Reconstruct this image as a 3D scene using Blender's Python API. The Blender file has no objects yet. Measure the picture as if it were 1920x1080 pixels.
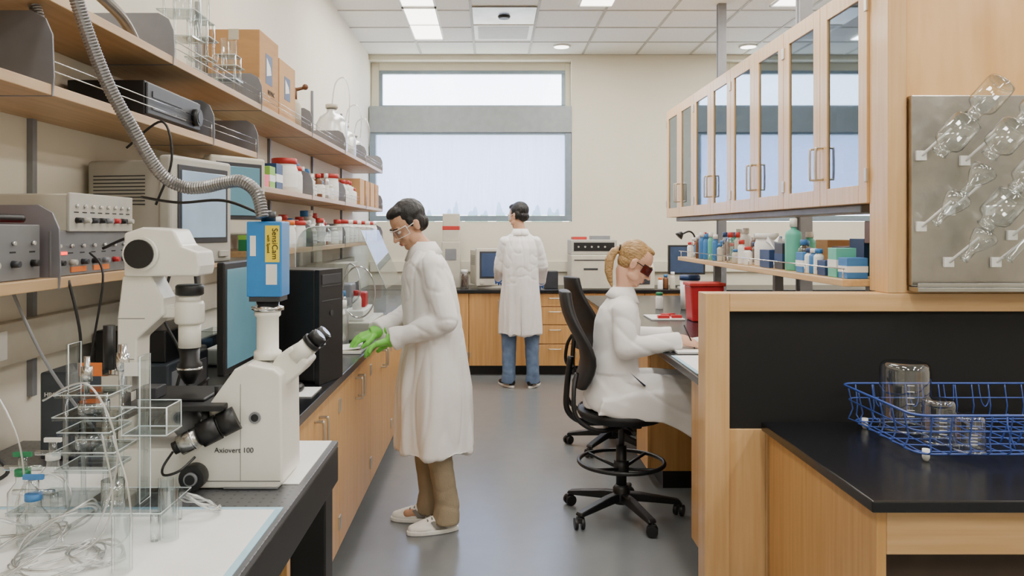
import bpy, bmesh, math, random
from mathutils import Vector as V, Matrix, noise
random.seed(7)
S=bpy.context.scene; C=S.collection
R=math.radians; pi=math.pi

# ---------------------------------------------------------------- materials
def hx(h):
    o=[]
    for i in (0,2,4):
        c=int(h[i:i+2],16)/255
        o.append(c/12.92 if c<=.04045 else ((c+.055)/1.055)**2.4)
    return o
def ramp2(nt,src,c0,c1,p0=.35,p1=.65):
    r=nt.nodes.new('ShaderNodeValToRGB'); e=r.color_ramp.elements
    e[0].position=p0;e[1].position=p1;e[0].color=(*c0,1);e[1].color=(*c1,1)
    nt.links.new(src,r.inputs[0]); return r.outputs[0]
def mat(name,h,rough=.5,metal=0,var=.06,sc=12,bump=0,bs=60,stretch=None,emit=0,coat=0,c2=None,p0=.35,p1=.65,trans=0,sheen=0):
    m=bpy.data.materials.new(name); m.use_nodes=True; nt=m.node_tree
    b=nt.nodes['Principled BSDF']; col=hx(h) if isinstance(h,str) else h
    b.inputs['Roughness'].default_value=rough; b.inputs['Metallic'].default_value=metal
    if coat: b.inputs['Coat Weight'].default_value=coat; b.inputs['Coat Roughness'].default_value=.15
    tc=nt.nodes.new('ShaderNodeTexCoord'); mp=nt.nodes.new('ShaderNodeMapping')
    nt.links.new(tc.outputs['Object'],mp.inputs[0])
    if stretch: mp.inputs['Scale'].default_value=stretch
    n=nt.nodes.new('ShaderNodeTexNoise'); n.inputs['Scale'].default_value=sc; n.inputs['Detail'].default_value=4
    nt.links.new(mp.outputs[0],n.inputs[0])
    a=[max(0,x*(1-var)) for x in col]; d=hx(c2) if c2 else [min(1,x*(1+var)) for x in col]
    o=ramp2(nt,n.outputs['Fac'],d,a,p0,p1)
    nt.links.new(o,b.inputs['Base Color'])
    if emit:
        nt.links.new(o,b.inputs['Emission Color']); b.inputs['Emission Strength'].default_value=emit
    if bump:
        n2=nt.nodes.new('ShaderNodeTexNoise'); n2.inputs['Scale'].default_value=bs
        nt.links.new(mp.outputs[0],n2.inputs[0])
        bp=nt.nodes.new('ShaderNodeBump'); bp.inputs['Strength'].default_value=bump; bp.inputs['Distance'].default_value=.01
        nt.links.new(n2.outputs['Fac'],bp.inputs['Height']); nt.links.new(bp.outputs[0],b.inputs['Normal'])
    return m
def clear(name,tint='ffffff',base=.06,edge=.6,rough=.03,gl='ffffff',pw=2.0,dark=None,dpos=(.55,.95)):
    m=bpy.data.materials.new(name); m.use_nodes=True; nt=m.node_tree; nt.nodes.clear()
    out=nt.nodes.new('ShaderNodeOutputMaterial'); mx=nt.nodes.new('ShaderNodeMixShader')
    t=nt.nodes.new('ShaderNodeBsdfTransparent'); g=nt.nodes.new('ShaderNodeBsdfGlossy')
    t.inputs[0].default_value=(*hx(tint),1); g.inputs[0].default_value=(*hx(gl),1); g.inputs['Roughness'].default_value=rough
    lw=nt.nodes.new('ShaderNodeLayerWeight'); lw.inputs[0].default_value=.5
    if dark: nt.links.new(ramp2(nt,lw.outputs['Facing'],hx(tint),hx(dark),*dpos),t.inputs[0])
    p=nt.nodes.new('ShaderNodeMath'); p.operation='POWER'; p.inputs[1].default_value=pw
    mm=nt.nodes.new('ShaderNodeMath'); mm.operation='MULTIPLY_ADD'; mm.use_clamp=True
    mm.inputs[1].default_value=edge; mm.inputs[2].default_value=base
    nt.links.new(lw.outputs['Facing'],p.inputs[0]); nt.links.new(p.outputs[0],mm.inputs[0]); nt.links.new(mm.outputs[0],mx.inputs[0])
    nt.links.new(t.outputs[0],mx.inputs[1]); nt.links.new(g.outputs[0],mx.inputs[2]); nt.links.new(mx.outputs[0],out.inputs[0])
    return m
WOODV=mat('maple_vertical','cc995a',.38,var=.04,sc=3,stretch=(14,14,.6),bump=.02,bs=30,c2='d6a669',coat=.15)
WOODL=mat('maple_light','d4a870',.38,var=.04,sc=3,stretch=(14,14,.7),bump=.02,bs=30,c2='dcb37f',coat=.2)
WOODX=mat('maple_light_crossgrain','d4a870',.38,var=.04,sc=3,stretch=(.7,14,14),bump=.02,bs=30,c2='dcb37f',coat=.2)
WOODY=mat('maple_light_lengthgrain','cfa670',.4,var=.04,sc=3,stretch=(14,.7,14),bump=.02,bs=30,c2='d8b07c',coat=.2)
WOODF=mat('maple_figured','dca765',.38,var=.07,sc=2.0,stretch=(4,4,.8),bump=.02,bs=20,c2='e8b97c',coat=.2)
SHELFW=mat('shelf_ply','b39166',.45,var=.06,sc=3,stretch=(12,.7,12),c2='bf9e75')
WALL=mat('wall_paint','e7e1d2',.85,var=.015,sc=3,bump=.03,bs=200)
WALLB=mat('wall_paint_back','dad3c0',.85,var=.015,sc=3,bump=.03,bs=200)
CEIL=mat('ceiling_tile','eeece4',.9,var=.03,sc=60,bump=.1,bs=150)
TBAR=mat('ceiling_grid','b4b1a6',.6)
FLOOR=mat('linoleum','75797b',.24,var=.02,sc=8,bump=.01,bs=10)
BLACKTOP=mat('epoxy_black','15161a',.25,var=.2,sc=90)
BLACK=mat('black_plastic','121214',.42,var=.15)
BLACKF=mat('black_vinyl','131315',.55,var=.2,bump=.1,bs=120)
BOARD=mat('black_board','070708',.75,var=.1)
KNEESHADE=mat('knee_space_shade','3a2c20',.7,var=.1)  # dark brown that paints in the shade of the desk knee space
DGREY=mat('dark_grey_metal','3b3d42',.45,.3)
SLATE=mat('slate_grey_metal','3c434b',.45,.3)
GREY=mat('grey_paint','85878c',.45,.2)
PANELG=mat('instrument_grey','77787a',.45,.3)
PLATEG=mat('shelf_plate_grey','7f8087',.45,.35)
STEEL=mat('stainless','b9b8b4',.27,1,var=.08,sc=5,bump=.03,bs=15)
BRUSH=mat('brushed_stainless','aca8a2',.30,1,var=.14,sc=5,bump=.06,bs=40)
CHROME=mat('chrome','d8d8d8',.15,1,var=.03)
NICKEL=mat('satin_nickel','c9c3b6',.4,.85)
HOSE=mat('hose_metal','8d8b8a',.36,.85)
WHITE=mat('white_plastic','ecebe6',.4,var=.03)
EDGE=mat('acrylic_edge_highlight','dfe9ea',.15,var=.02,coat=.5)  # pale colour paints in the bright light along clear edges
SCOPE=mat('microscope_enamel','efece2',.32,var=.02,coat=.3)
BEIGE=mat('beige_plastic','c4beae',.5,var=.04)
BEIGE2=mat('beige_grey_plastic','aeaba2',.5,var=.04)
CABIN=mat('cabinet_interior','8d867a',.7,var=.05)
PAPER=mat('paper_white','f3f3f1',.8,var=.02)
BLUEP=mat('pad_blue','a9cfe4',.8)
BLUE=mat('camera_blue','1b7fca',.35,var=.05,coat=.3)
YELLOW=mat('label_yellow','f2d63c',.6)
INK=mat('ink_black','17171a',.7)
INKG=mat('ink_grey','45474c',.7)
RED=mat('red_plastic','b3242a',.4)
REDL=mat('red_lid','b8342f',.45)
PINK=mat('pink_pack','f06a80',.6)
GREENP=mat('green_pack','8cc152',.6)
GREEND=mat('green_dark','1f7a4d',.5)
TEAL=mat('teal_bottle','5fb8a2',.4)
BLUEB=mat('blue_box','3c78b4',.5)
NAVY=mat('navy_box','27406b',.5)
CARD=mat('cardboard','b98d5e',.8,var=.06,sc=6,stretch=(1,1,6))
CARD2=mat('cardboard_pale','c49a6b',.8,var=.06,sc=6)
BROWN=mat('amber_brown','6b4428',.4)
WIRE=mat('blue_wire','35509f',.4,coat=.3)
COAT=mat('lab_coat_cotton','f1efee',.85,var=.02,bump=.08,bs=300)
COATE=mat('coat_seam','b4b1b1',.85)
SKINM=mat('skin_tan','cf9f80',.55,var=.05)
SKINW=mat('skin_light','e2b094',.5,var=.05)
HAIRB=mat('hair_black','0f0e0f',.4,var=.3,sc=40,stretch=(4,4,1),bump=.4,bs=90)
HAIRY=mat('hair_blonde','a07a4a',.45,var=.3,sc=22,stretch=(9,1.0,9),bump=.3,bs=40,c2='c8a26c')
GLOVE=mat('nitrile_green','7fd655',.4,var=.06)
GLOVEB=mat('nitrile_blue','3b6fc2',.4)
KHAKI=mat('khaki_cloth','a09178',.9,var=.06,bump=.2,bs=150)
JEANS=mat('denim','5d7394',.9,var=.08,sc=14,bump=.2,bs=200,c2='6a809f')
NAVYC=mat('navy_trousers','2a3142',.9)
SHOEW=mat('sneaker_white','f1efea',.6,var=.03,sc=25)
SHOEG=mat('sneaker_grey','8e8b84',.7)
LIP=mat('lip','b06a58',.5)
EYEW=mat('eye_white','e9e6e0',.3)
IRIS=mat('iris','24170f',.3)
GLASS2=clear('laboratory_glass',base=.12,edge=.6,tint='f6f9f9',pw=2.5,dark='6a7274',rough=.04)
ACRYL=clear('clear_acrylic',base=.04,edge=.35,tint='f6f9fa',pw=2,dark='b9c6c9',dpos=(.5,1))
TUBING=clear('clear_tubing',base=.3,edge=.5,rough=.3,tint='f0f2f2',pw=1.5,dark='a9b0b2',dpos=(.3,.95))
CABGLASS=clear('cabinet_glass',base=.25,edge=.4,tint='a9b3bc',gl='d4e4f5',rough=.03,pw=2)
GOGG=clear('goggle_lens',base=.12,edge=.4)
GOGR=clear('goggle_lens_tinted',base=.12,edge=.3,tint='a0605a')
WINGL=clear('window_glass',base=.01,edge=.05)
MONO=mat('screen_teal','5f8b9c',.25,emit=.12,var=.1,sc=3)
SCRB=mat('screen_blue','8fa7bd',.12,emit=.3,var=.2,sc=3)
SCRD=mat('screen_dark','33425c',.2,emit=.25)
LEDR=mat('led_red','ff3020',.4,emit=3)
LED=mat('lamp_diffuser','fffaf0',.5,emit=6,var=.01)
WFRAME=mat('window_frame','7f8e99',.45,.4)
WBAND=mat('window_band','8f9698',.5,.2)
ORANGE=mat('orange_lid','d9732d',.5)
TREE=mat('foliage_hazy','86a98c',.9,var=.15,sc=2)  # distance haze is mixed into this pale green
def perf():
    m=bpy.data.materials.new('perforated_breadboard'); m.use_nodes=True; nt=m.node_tree; b=nt.nodes['Principled BSDF']
    b.inputs['Metallic'].default_value=.5;b.inputs['Roughness'].default_value=.4
    tc=nt.nodes.new('ShaderNodeTexCoord'); v=nt.nodes.new('ShaderNodeTexVoronoi'); v.inputs['Scale'].default_value=40; v.inputs['Randomness'].default_value=0
    nt.links.new(tc.outputs['Object'],v.inputs[0])
    o=ramp2(nt,v.outputs['Distance'],hx('4a4a4d'),hx('6d6e72'),.10,.16); nt.links.new(o,b.inputs['Base Color']); return m
PERF=perf()
def shade():
    m=bpy.data.materials.new('roller_shade_mesh'); m.use_nodes=True; nt=m.node_tree; nt.nodes.clear()
    out=nt.nodes.new('ShaderNodeOutputMaterial'); mx=nt.nodes.new('ShaderNodeMixShader')
    t=nt.nodes.new('ShaderNodeBsdfTransparent'); g=nt.nodes.new('ShaderNodeBsdfTranslucent')
    tc=nt.nodes.new('ShaderNodeTexCoord'); mp=nt.nodes.new('ShaderNodeMapping'); mp.inputs['Scale'].default_value=(60,1,1.5)
    n=nt.nodes.new('ShaderNodeTexNoise'); n.inputs['Scale'].default_value=2
    nt.links.new(tc.outputs['Object'],mp.inputs[0]); nt.links.new(mp.outputs[0],n.inputs[0])
    nt.links.new(ramp2(nt,n.outputs['Fac'],hx('c2c9dc'),hx('ced5e6'),.3,.7),t.inputs[0])
    g.inputs[0].default_value=(*hx('d9ddf0'),1); mx.inputs[0].default_value=.33
    nt.links.new(t.outputs[0],mx.inputs[1]); nt.links.new(g.outputs[0],mx.inputs[2]); nt.links.new(mx.outputs[0],out.inputs[0]); return m
SHADE=shade()

# ---------------------------------------------------------------- builder
def spl(pts,k=6,closed=False):
    P=[V(p) for p in pts]; n=len(P); o=[]
    rng=range(n if closed else n-1)
    for i in rng:
        if closed: a,b,c,d=P[(i-1)%n],P[i],P[(i+1)%n],P[(i+2)%n]
        else: a,b,c,d=P[max(i-1,0)],P[i],P[i+1],P[min(i+2,n-1)]
        for j in range(k):
            t=j/k
            o.append(.5*((2*b)+(c-a)*t+(2*a-5*b+4*c-d)*t*t+(3*b-a-3*c+d)*t**3))
    if not closed:o.append(P[-1])
    return o
def resample(P,step):
    o=[P[0].copy()]; acc=0
    for i in range(1,len(P)):
        a,b=P[i-1],P[i]; L=(b-a).length; t=step-acc
        while t<=L:
            o.append(a+(b-a)*(t/L)); t+=step
        acc=L-(t-step)
    return o
class B:
    def __init__(s,m=None):
        s.v=[];s.f=[];s.fm=[];s.fs=[];s.mats=[];s.mi=0;s.M=Matrix()
        if m: s.m(m)
    def m(s,mt):
        if mt not in s.mats: s.mats.append(mt)
        s.mi=s.mats.index(mt); return s
    def at(s,M=None): s.M=M if M is not None else Matrix(); return s
    def add(s,vs,fs,sm=False):
        o=len(s.v); s.v+=[s.M@V(p) for p in vs]
        for f in fs: s.f.append([i+o for i in f]); s.fm.append(s.mi); s.fs.append(sm)
        return s
    def box(s,x0,x1,y0,y1,z0,z1):
        return s.add([(x0,y0,z0),(x1,y0,z0),(x1,y1,z0),(x0,y1,z0),(x0,y0,z1),(x1,y0,z1),(x1,y1,z1),(x0,y1,z1)],
          [(0,3,2,1),(4,5,6,7),(0,1,5,4),(1,2,6,5),(2,3,7,6),(3,0,4,7)])
    def tube(s,pts,r,n=10,closed=False,cap=True,flat=False):
        P=[V(p) for p in pts]; N=len(P); rr=list(r) if isinstance(r,(list,tuple)) else [r]*N
        T=[]
        for i in range(N):
            if closed: t=P[(i+1)%N]-P[i-1]
            else: t=P[min(i+1,N-1)]-P[max(i-1,0)]
            T.append(t.normalized() if t.length>1e-9 else V((0,0,1)))
        u=T[0].orthogonal().normalized(); vs=[]
        for i in range(N):
            u=(u-T[i]*u.dot(T[i])); u=u.normalized() if u.length>1e-6 else T[i].orthogonal().normalized()
            w=T[i].cross(u)
            for j in range(n):
                a=2*pi*j/n; vs.append(P[i]+(u*math.cos(a)+w*math.sin(a))*rr[i])
        fs=[]
        for i in range(N if closed else N-1):
            i2=(i+1)%N
            for j in range(n):
                j2=(j+1)%n; fs.append((i*n+j,i*n+j2,i2*n+j2,i2*n+j))
        s.add(vs,fs,not flat)
        if cap and not closed:
            o=len(s.v)-len(vs)
            s.f.append([o+j for j in range(n)][::-1]); s.fm.append(s.mi); s.fs.append(False)
            s.f.append([o+(N-1)*n+j for j in range(n)]); s.fm.append(s.mi); s.fs.append(False)
        return s
    def cyl(s,p0,p1,r0,r1=None,n=24,flat=False): return s.tube([p0,p1],[r0,r0 if r1 is None else r1],n,flat=flat)
    def lathe(s,prof,o=(0,0,0),n=28,sm=True):
        vs=[];fs=[];o=V(o)
        for r,z in prof:
            for j in range(n):
                a=2*pi*j/n; vs.append(o+V((r*math.cos(a),r*math.sin(a),z)))
        for i in range(len(prof)-1):
            for j in range(n):
                j2=(j+1)%n; fs.append((i*n+j,i*n+j2,(i+1)*n+j2,(i+1)*n+j))
        s.add(vs,fs,sm); k=len(s.v)-len(vs)
        if prof[0][0]>1e-3 and not getattr(s,'open',0): s.f.append([k+j for j in range(n)][::-1]); s.fm.append(s.mi); s.fs.append(False)
        if prof[-1][0]>1e-3 and not getattr(s,'open',0): s.f.append([k+(len(prof)-1)*n+j for j in range(n)]); s.fm.append(s.mi); s.fs.append(False)
        return s
    def ball(s,c,r,n=16,rot=None):
        if not isinstance(r,(tuple,list)): r=(r,r,r)
        vs=[];fs=[];c=V(c);m=n//2; q=rot or Matrix.Identity(3)
        vs.append(c+q@V((0,0,-r[2])))
        for i in range(1,m):
            t=-pi/2+pi*i/m
            for j in range(n):
                a=2*pi*j/n; vs.append(c+q@V((r[0]*math.cos(t)*math.cos(a),r[1]*math.cos(t)*math.sin(a),r[2]*math.sin(t))))
        vs.append(c+q@V((0,0,r[2]))); L=len(vs)-1
        for j in range(n):
            j2=(j+1)%n; fs.append((0,1+j2,1+j)); fs.append((L,1+(m-2)*n+j,1+(m-2)*n+j2))
            for i in range(m-2): fs.append((1+i*n+j,1+i*n+j2,1+(i+1)*n+j2,1+(i+1)*n+j))
        return s.add(vs,fs,True)
    def chain(s,pts,rs,n=16):
        for i,p in enumerate(pts):
            s.ball(p,rs[i],n)
            if i: s.cyl(pts[i-1],p,rs[i-1],rs[i],n)
        return s
    def eloft(s,secs,n=28):
        vs=[];fs=[]
        for cx,cy,z,rx,ry in secs:
            for j in range(n):
                a=2*pi*j/n; vs.append((cx+rx*math.cos(a),cy+ry*math.sin(a),z))
        m=len(secs)
        for i in range(m-1):
            for j in range(n):
                j2=(j+1)%n; fs.append((i*n+j,i*n+j2,(i+1)*n+j2,(i+1)*n+j))
        fs.append([j for j in range(n)][::-1]); fs.append([(m-1)*n+j for j in range(n)])
        return s.add(vs,fs,True)
    def prism(s,poly,ax,a,b):
        n=len(poly)
        def P(p,t):
            return {'x':(t,p[0],p[1]),'y':(p[0],t,p[1]),'z':(p[0],p[1],t)}[ax]
        vs=[P(p,a) for p in poly]+[P(p,b) for p in poly]
        fs=[list(range(n))[::-1],list(range(n,2*n))]+[(i,(i+1)%n,(i+1)%n+n,i+n) for i in range(n)]
        return s.add(vs,fs)
def mesh_of(b,name):
    me=bpy.data.meshes.new(name); me.from_pydata([tuple(p) for p in b.v],[],b.f)
    for m in b.mats: me.materials.append(m)
    for p,i,sm in zip(me.polygons,b.fm,b.fs): p.material_index=i; p.use_smooth=sm
    bm=bmesh.new(); bm.from_mesh(me); bmesh.ops.recalc_face_normals(bm,faces=bm.faces); bm.to_mesh(me); bm.free()
    return me
def tag(o,label=None,cat=None,group=None,kind=None):
    if label:o['label']=label
    if cat:o['category']=cat
    if group:o['group']=group
    if kind:o['kind']=kind
    return o
def make(b,name,parent=None,bevel=0,loc=(0,0,0),rz=0,label=None,cat=None,group=None,kind=None,seg=2):
    me=mesh_of(b,name); o=bpy.data.objects.new(name,me); C.objects.link(o)
    if parent: o.parent=parent
    else: o.location=loc; o.rotation_euler=(0,0,rz)
    if bevel:
        md=o.modifiers.new('bevel','BEVEL'); md.width=bevel; md.segments=seg; md.limit_method='ANGLE'; md.angle_limit=R(40)
    return tag(o,label,cat,group,kind)
def thing(name,label,cat,loc,rz=0,group=None,rot=None):
    e=bpy.data.objects.new(name,None); e.location=loc; e.rotation_euler=rot or (0,0,rz); e.empty_display_size=.05
    C.objects.link(e); return tag(e,label,cat,group)
def dup(o,loc,rz=None,label=None,group=None,parent=None):
    c=o.copy(); C.objects.link(c)
    if parent is None:
        c.location=loc
        if rz is not None: c.rotation_euler[2]=rz
        if label: c['label']=label
        if group: c['group']=group
    else: c.parent=parent
    for ch in o.children: dup(ch,None,parent=c)
    return c
def structure(b,name,bevel=0): return make(b,name,kind='structure',bevel=bevel)
def remesh(b,name,mt,vox,parent=None,smooth=3,disp=None,label=None):
    me=mesh_of(b,name); o=bpy.data.objects.new('tmp',me); C.objects.link(o)
    md=o.modifiers.new('r','REMESH'); md.mode='VOXEL'; md.voxel_size=vox
    if smooth: sm=o.modifiers.new('s','SMOOTH'); sm.factor=.5; sm.iterations=smooth
    bpy.context.view_layer.update(); dg=bpy.context.evaluated_depsgraph_get()
    nm=bpy.data.meshes.new_from_object(o.evaluated_get(dg)); bpy.data.objects.remove(o); bpy.data.meshes.remove(me)
    nm.name=name; nm.materials.clear(); nm.materials.append(mt)
    for p in nm.polygons: p.use_smooth=True; p.material_index=0
    if disp:
        ns=[v.normal.copy() for v in nm.vertices]
        for v,n in zip(nm.vertices,ns): v.co+=n*disp(v.co)
    r=bpy.data.objects.new(name,nm); C.objects.link(r)
    if parent: r.parent=parent
    if label: r['label']=label
    return r
def text(body,size,mt,M,parent,name='lettering',ext=.0006,align='CENTER'):
    cu=bpy.data.curves.new('t','FONT'); cu.body=body; cu.size=size; cu.extrude=ext; cu.align_x=align; cu.align_y='CENTER'
    o=bpy.data.objects.new('t',cu); C.objects.link(o); bpy.context.view_layer.update()
    me=bpy.data.meshes.new_from_object(o.evaluated_get(bpy.context.evaluated_depsgraph_get())); bpy.data.objects.remove(o)
    me.materials.clear(); me.materials.append(mt); me.transform(M)
    r=bpy.data.objects.new(name,me); C.objects.link(r); r.parent=parent; return r
def Mx(loc,rx=0,ry=0,rz=0): return Matrix.Translation(V(loc))@Matrix.Rotation(rz,4,'Z')@Matrix.Rotation(ry,4,'Y')@Matrix.Rotation(rx,4,'X')

# ---------------------------------------------------------------- room
XL,XR,YF,YB,H=-1.4,5.2,-2.4,9.1,3.52
structure(B(FLOOR).box(XL-.2,XR+.2,YF-.2,YB+.4,-.1,0),'floor')
structure(B(CEIL).box(XL-.2,XR+.2,YF-.2,YB+.4,H,H+.1),'ceiling')
structure(B(WALL).box(XL-.2,XL,YF-.2,YB+.4,0,H),'wall_left')
structure(B(WALL).box(XR,XR+.2,YF-.2,YB+.4,0,H),'wall_right')
structure(B(WALL).box(XL,XR,YF-.2,YF,0,H),'wall_front')
w=B(WALLB); Z0,Z1=1.62,3.46; A0,A1,A2,A3=-1.395,.91,2.66,4.96
w.box(XL,XR,YB,YB+.32,0,Z0).box(XL,XR,YB,YB+.32,Z1,H).box(A1,A2,YB,YB+.32,Z0,Z1).box(A3,XR,YB,YB+.32,Z0,Z1)
structure(w,'wall_back')
k=1
for xa,xb in ((A0,A1),(A2,A3)):
    up=B(WFRAME); f=.04; a,b_=xa+.09,xb-.06; z0,z1=2.93,3.37
    yy=YB+.16
    up.box(a,b_,yy,yy+.06,z0,z0+f).box(a,b_,yy,yy+.06,z1-f,z1).box(a,a+f,yy,yy+.06,z0+f,z1-f).box(b_-f,b_,yy,yy+.06,z0+f,z1-f)
    up.m(WINGL).box(a+f,b_-f,yy+.025,yy+.031,z0+f,z1-f)
    up.m(WALLB).box(xa,a,yy,yy+.1,z0,Z1).box(b_,xb,yy,yy+.1,z0,Z1).box(a,b_,yy,yy+.1,z1,Z1)
    structure(up,'window_%d'%k,.004); k+=1
    lo=B(WFRAME); a,b_=xa+.005,xb-.005; z0,z1=1.625,2.63; f=.07; y0=YB-.01
    lo.box(a,b_,y0,YB+.1,z0,z0+f*.9).box(a,a+f,y0,YB+.1,z0+f*.9,z1).box(b_-f,b_,y0,YB+.1,z0+f*.9,z1).box(a+f,b_-f,y0,YB+.1,z1-.02,z1)
    lo.m(WINGL).box(a+f,b_-f,YB+.2,YB+.206,z0,z1)
    structure(lo,'window_%d'%k,.004); k+=1
    structure(B(WBAND).box(xa+.003,xb-.003,YB-.03,YB+.2,2.63,2.93),'trim_%d'%(k//2),.006)
    make(B(SHADE).box(a+f+.002,b_-f-.002,YB+.05,YB+.053,z0+.07,z1-.025),'roller_shade',loc=(0,0,0),label='pale mesh roller shade drawn over the large window',cat='window shade',group='window shades')
t=B(TBAR); g=.012
for i in range(12):
    xx=-.80+.61*i
    if XL<xx<XR: t.box(xx-g,xx+g,YF,YB,H-.006,H)
y=YB
while y>YF:
    t.box(XL,XR,y-g,y+g,H-.0055,H); y-=.61
structure(t,'trim_3')
structure(B(GREY).box(XL,XR,YB-.012,YB,0,.1),'baseboard_back')
def troffer(x,y0,y1):
    e=thing('ceiling_light','recessed fluorescent ceiling light with white louver diffuser','ceiling light',(x,(y0+y1)/2,H-.006),group='fluorescent ceiling lights')
    L=(y1-y0)/2; w=.155
    make(B(WHITE).box(-w,w,-L,-L+.02,-.012,0).box(-w,w,L-.02,L,-.012,0).box(-w,-w+.015,-L,L,-.012,0).box(w-.015,w,-L,L,-.012,0).box(-w,w,-.008,.008,-.012,0),'frame',e)
    make(B(LED).box(-w+.015,w-.015,-L+.02,L-.02,-.004,0),'diffuser',e)
troffer(-.65,7.14,8.33);troffer(-.65,5.92,7.1);troffer(.92,5.92,7.1);troffer(2.62,5.92,7.1)
e=thing('air_vent','square metal ceiling air diffuser with round sensor','air vent',(.115,7.72,H-.006))
make(B(BRUSH).box(-.29,.29,-.60,-.02,-.01,0),'panel',e,.003)
make(B(WHITE).box(-.29,.29,.02,.6,-.012,0).m(BEIGE2).box(-.25,.25,.06,.56,-.014,-.012),'grille',e,.003)
make(B(DGREY).cyl((0,-.3,-.03),(0,-.3,-.01),.05,.06),'sensor',e)
for x in (.757,2.78):
    e=thing('downlight','round recessed white downlight in a ceiling tile','ceiling light',(x,8.67,H),group='round downlights')
    make(B(WHITE).lathe([(.095,-.001),(.1,-.012),(.085,-.014)],n=32),'trim_ring',e)
    make(B(LED).cyl((0,0,-.017),(0,0,-.0142),.08),'lamp',e)
for i in range(15):
    x=-9+i*1.05+random.uniform(-.2,.2); y=58+(i%3)*5; h=2.85+random.uniform(0,.3)+(.45 if i in (6,9) else 0); r=random.uniform(.8,1.15)*(.7 if i in (6,9) else 1)
    e=thing('tree','hazy green tree seen beyond the window','tree',(x,y,-6),group='trees outside')
    make(B(BROWN).cyl((0,0,0),(0,0,5),.25,.15),'trunk',e)
    bb=B(TREE)
    for j in range(18):
        t_=j/17; rr=r*math.sqrt(max(.05,1-t_**2.2)); bb.ball((random.uniform(-.25,.25)*r,random.uniform(-.25,.25)*r,3+t_*(h+6-3-.4)),(rr,rr,.7),10)
    make(bb,'foliage',e)

# ---------------------------------------------------------------- cabinets
def handle(parent,p,axis='z',L=.1,out=(1,0,0)):
    o=V(out); a={'z':V((0,0,1)),'x':V((1,0,0)),'y':V((0,1,0))}[axis]; p=V(p)
    pts=spl([p-a*L/2,p-a*L/2+o*.028,p-a*L*.42+o*.035,p+a*L*.42+o*.035,p+a*L/2+o*.028,p+a*L/2],4)
    return make(B(NICKEL).tube(pts,.0055,8),'handle',parent)
def hinge(parent,p): return make(B(NICKEL).box(p[0]-.004,p[0]+.006,p[1]-.011,p[1]+.011,p[2]-.03,p[2]+.03),'hinge',parent,.002)
for i in range(6):
    y0=2.65+.914*i; L=.914
    e=thing('base_cabinet','maple base cabinet with two flat doors under a black worktop','cabinet',(-.68,y0+L/2,0),group='base cabinets along the long wall')
    make(B(WOODV).box(-.62,-.02,-L/2+.001,L/2-.001,.1,.864).m(BLACK).box(-.62,-.09,-L/2+.001,L/2-.001,0,.1),'body',e)
    for s in (-1,1):
        a,b_=(-L/2+.003,-.002) if s<0 else (.002,L/2-.003)
        d=make(B(WOODV).box(-.019,.001,a,b_,.105,.86),'door',e,.002)
        handle(d,(.001,s*.04,.735),'z',.1)
        hinge(d,(.001,s*(L/2-.012),.22)); hinge(d,(.001,s*(L/2-.012),.74))
make(B(BLACKTOP).box(XL+.002,-.64,2.62,8.3,.865,.9),'worktop',bevel=.004,label='long black epoxy resin worktop along the wall',cat='worktop')
make(B(BLACKTOP).box(XL+.002,XL+.022,2.62,8.3,.901,1.0),'backsplash',bevel=.003,label='black epoxy upstand behind the worktop',cat='backsplash')
def backcab(x0,x1,drawers):
    Lx=x1-x0; e=thing('base_cabinet','maple base cabinet with '+('four drawers' if drawers else 'two doors')+' beneath the window wall worktop','cabinet',((x0+x1)/2,8.37,0),group='base cabinets under the window')
    make(B(WOODV).box(-Lx/2+.001,Lx/2-.001,.02,.71,.1,.864).m(BLACK).box(-Lx/2,Lx/2,.09,.71,0,.1),'body',e)
    if drawers:
        for z0,z1 in ((.105,.33),(.335,.53),(.535,.72),(.725,.86)):
            d=make(B(WOODV).box(-Lx/2+.004,Lx/2-.004,0,.019,z0,z1-.004),'drawer',e,.002); handle(d,(0,0,z1-.05),'x',.12,(0,-1,0))
    else:
        for s in (-1,1):
            a,b_=(-Lx/2+.003,-.002) if s<0 else (.002,Lx/2-.003)
            d=make(B(WOODV).box(a,b_,0,.019,.105,.86),'door',e,.002); handle(d,(s*.04,0,.74),'z',.1,(0,-1,0)); hinge(d,(s*(Lx/2-.012),-.001,.22))
backcab(-1.35,-.62,0);backcab(-.62,-.24,0);backcab(-.24,.46,0);backcab(.46,.86,1);backcab(.87,1.6,0);backcab(1.6,2.3,0);backcab(2.3,3.1,0);backcab(3.1,3.9,0)
make(B(BLACKTOP).box(XL+.002,4.2,8.34,YB-.002,.865,.9),'worktop',bevel=.004,label='black resin worktop running beneath the window',cat='worktop')
make(B(WALLB).box(XL+.02,4.2,YB-.03,YB-.001,1.05,1.17),'outlet_raceway',bevel=.003,label='painted electrical raceway on the wall above the worktop',cat='raceway')

# island bench
def rcab(y0,y1,lab):
    L=y1-y0; e=thing('base_cabinet',lab,'cabinet',(.92,(y0+y1)/2,0),group='bench base cabinets')
    make(B(WOODV).box(.02,.62,-L/2+.001,L/2-.001,.1,.864).m(BLACK).box(.09,.6,-L/2+.001,L/2-.001,0,.1),'body',e)
    if L>.5:
        for s in (-1,1):
            a,b_=(-L/2+.003,-.002) if s<0 else (.002,L/2-.003)
            d=make(B(WOODV).box(0,.019,a,b_,.105,.86),'door',e,.002); handle(d,(0,s*.04,.735),'z',.1,(-1,0,0))
    else: make(B(WOODV).box(0,.019,-L/2+.003,L/2-.003,.105,.86),'door',e,.002)
rcab(3.37,3.69,'narrow maple base cabinet beside the knee space')
rcab(4.72,5.08,'narrow maple base cabinet between two knee spaces')
for i in range(2): rcab(6.1+.75*i,6.1+.75*(i+1),'maple base cabinet with two doors under the island bench')
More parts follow.
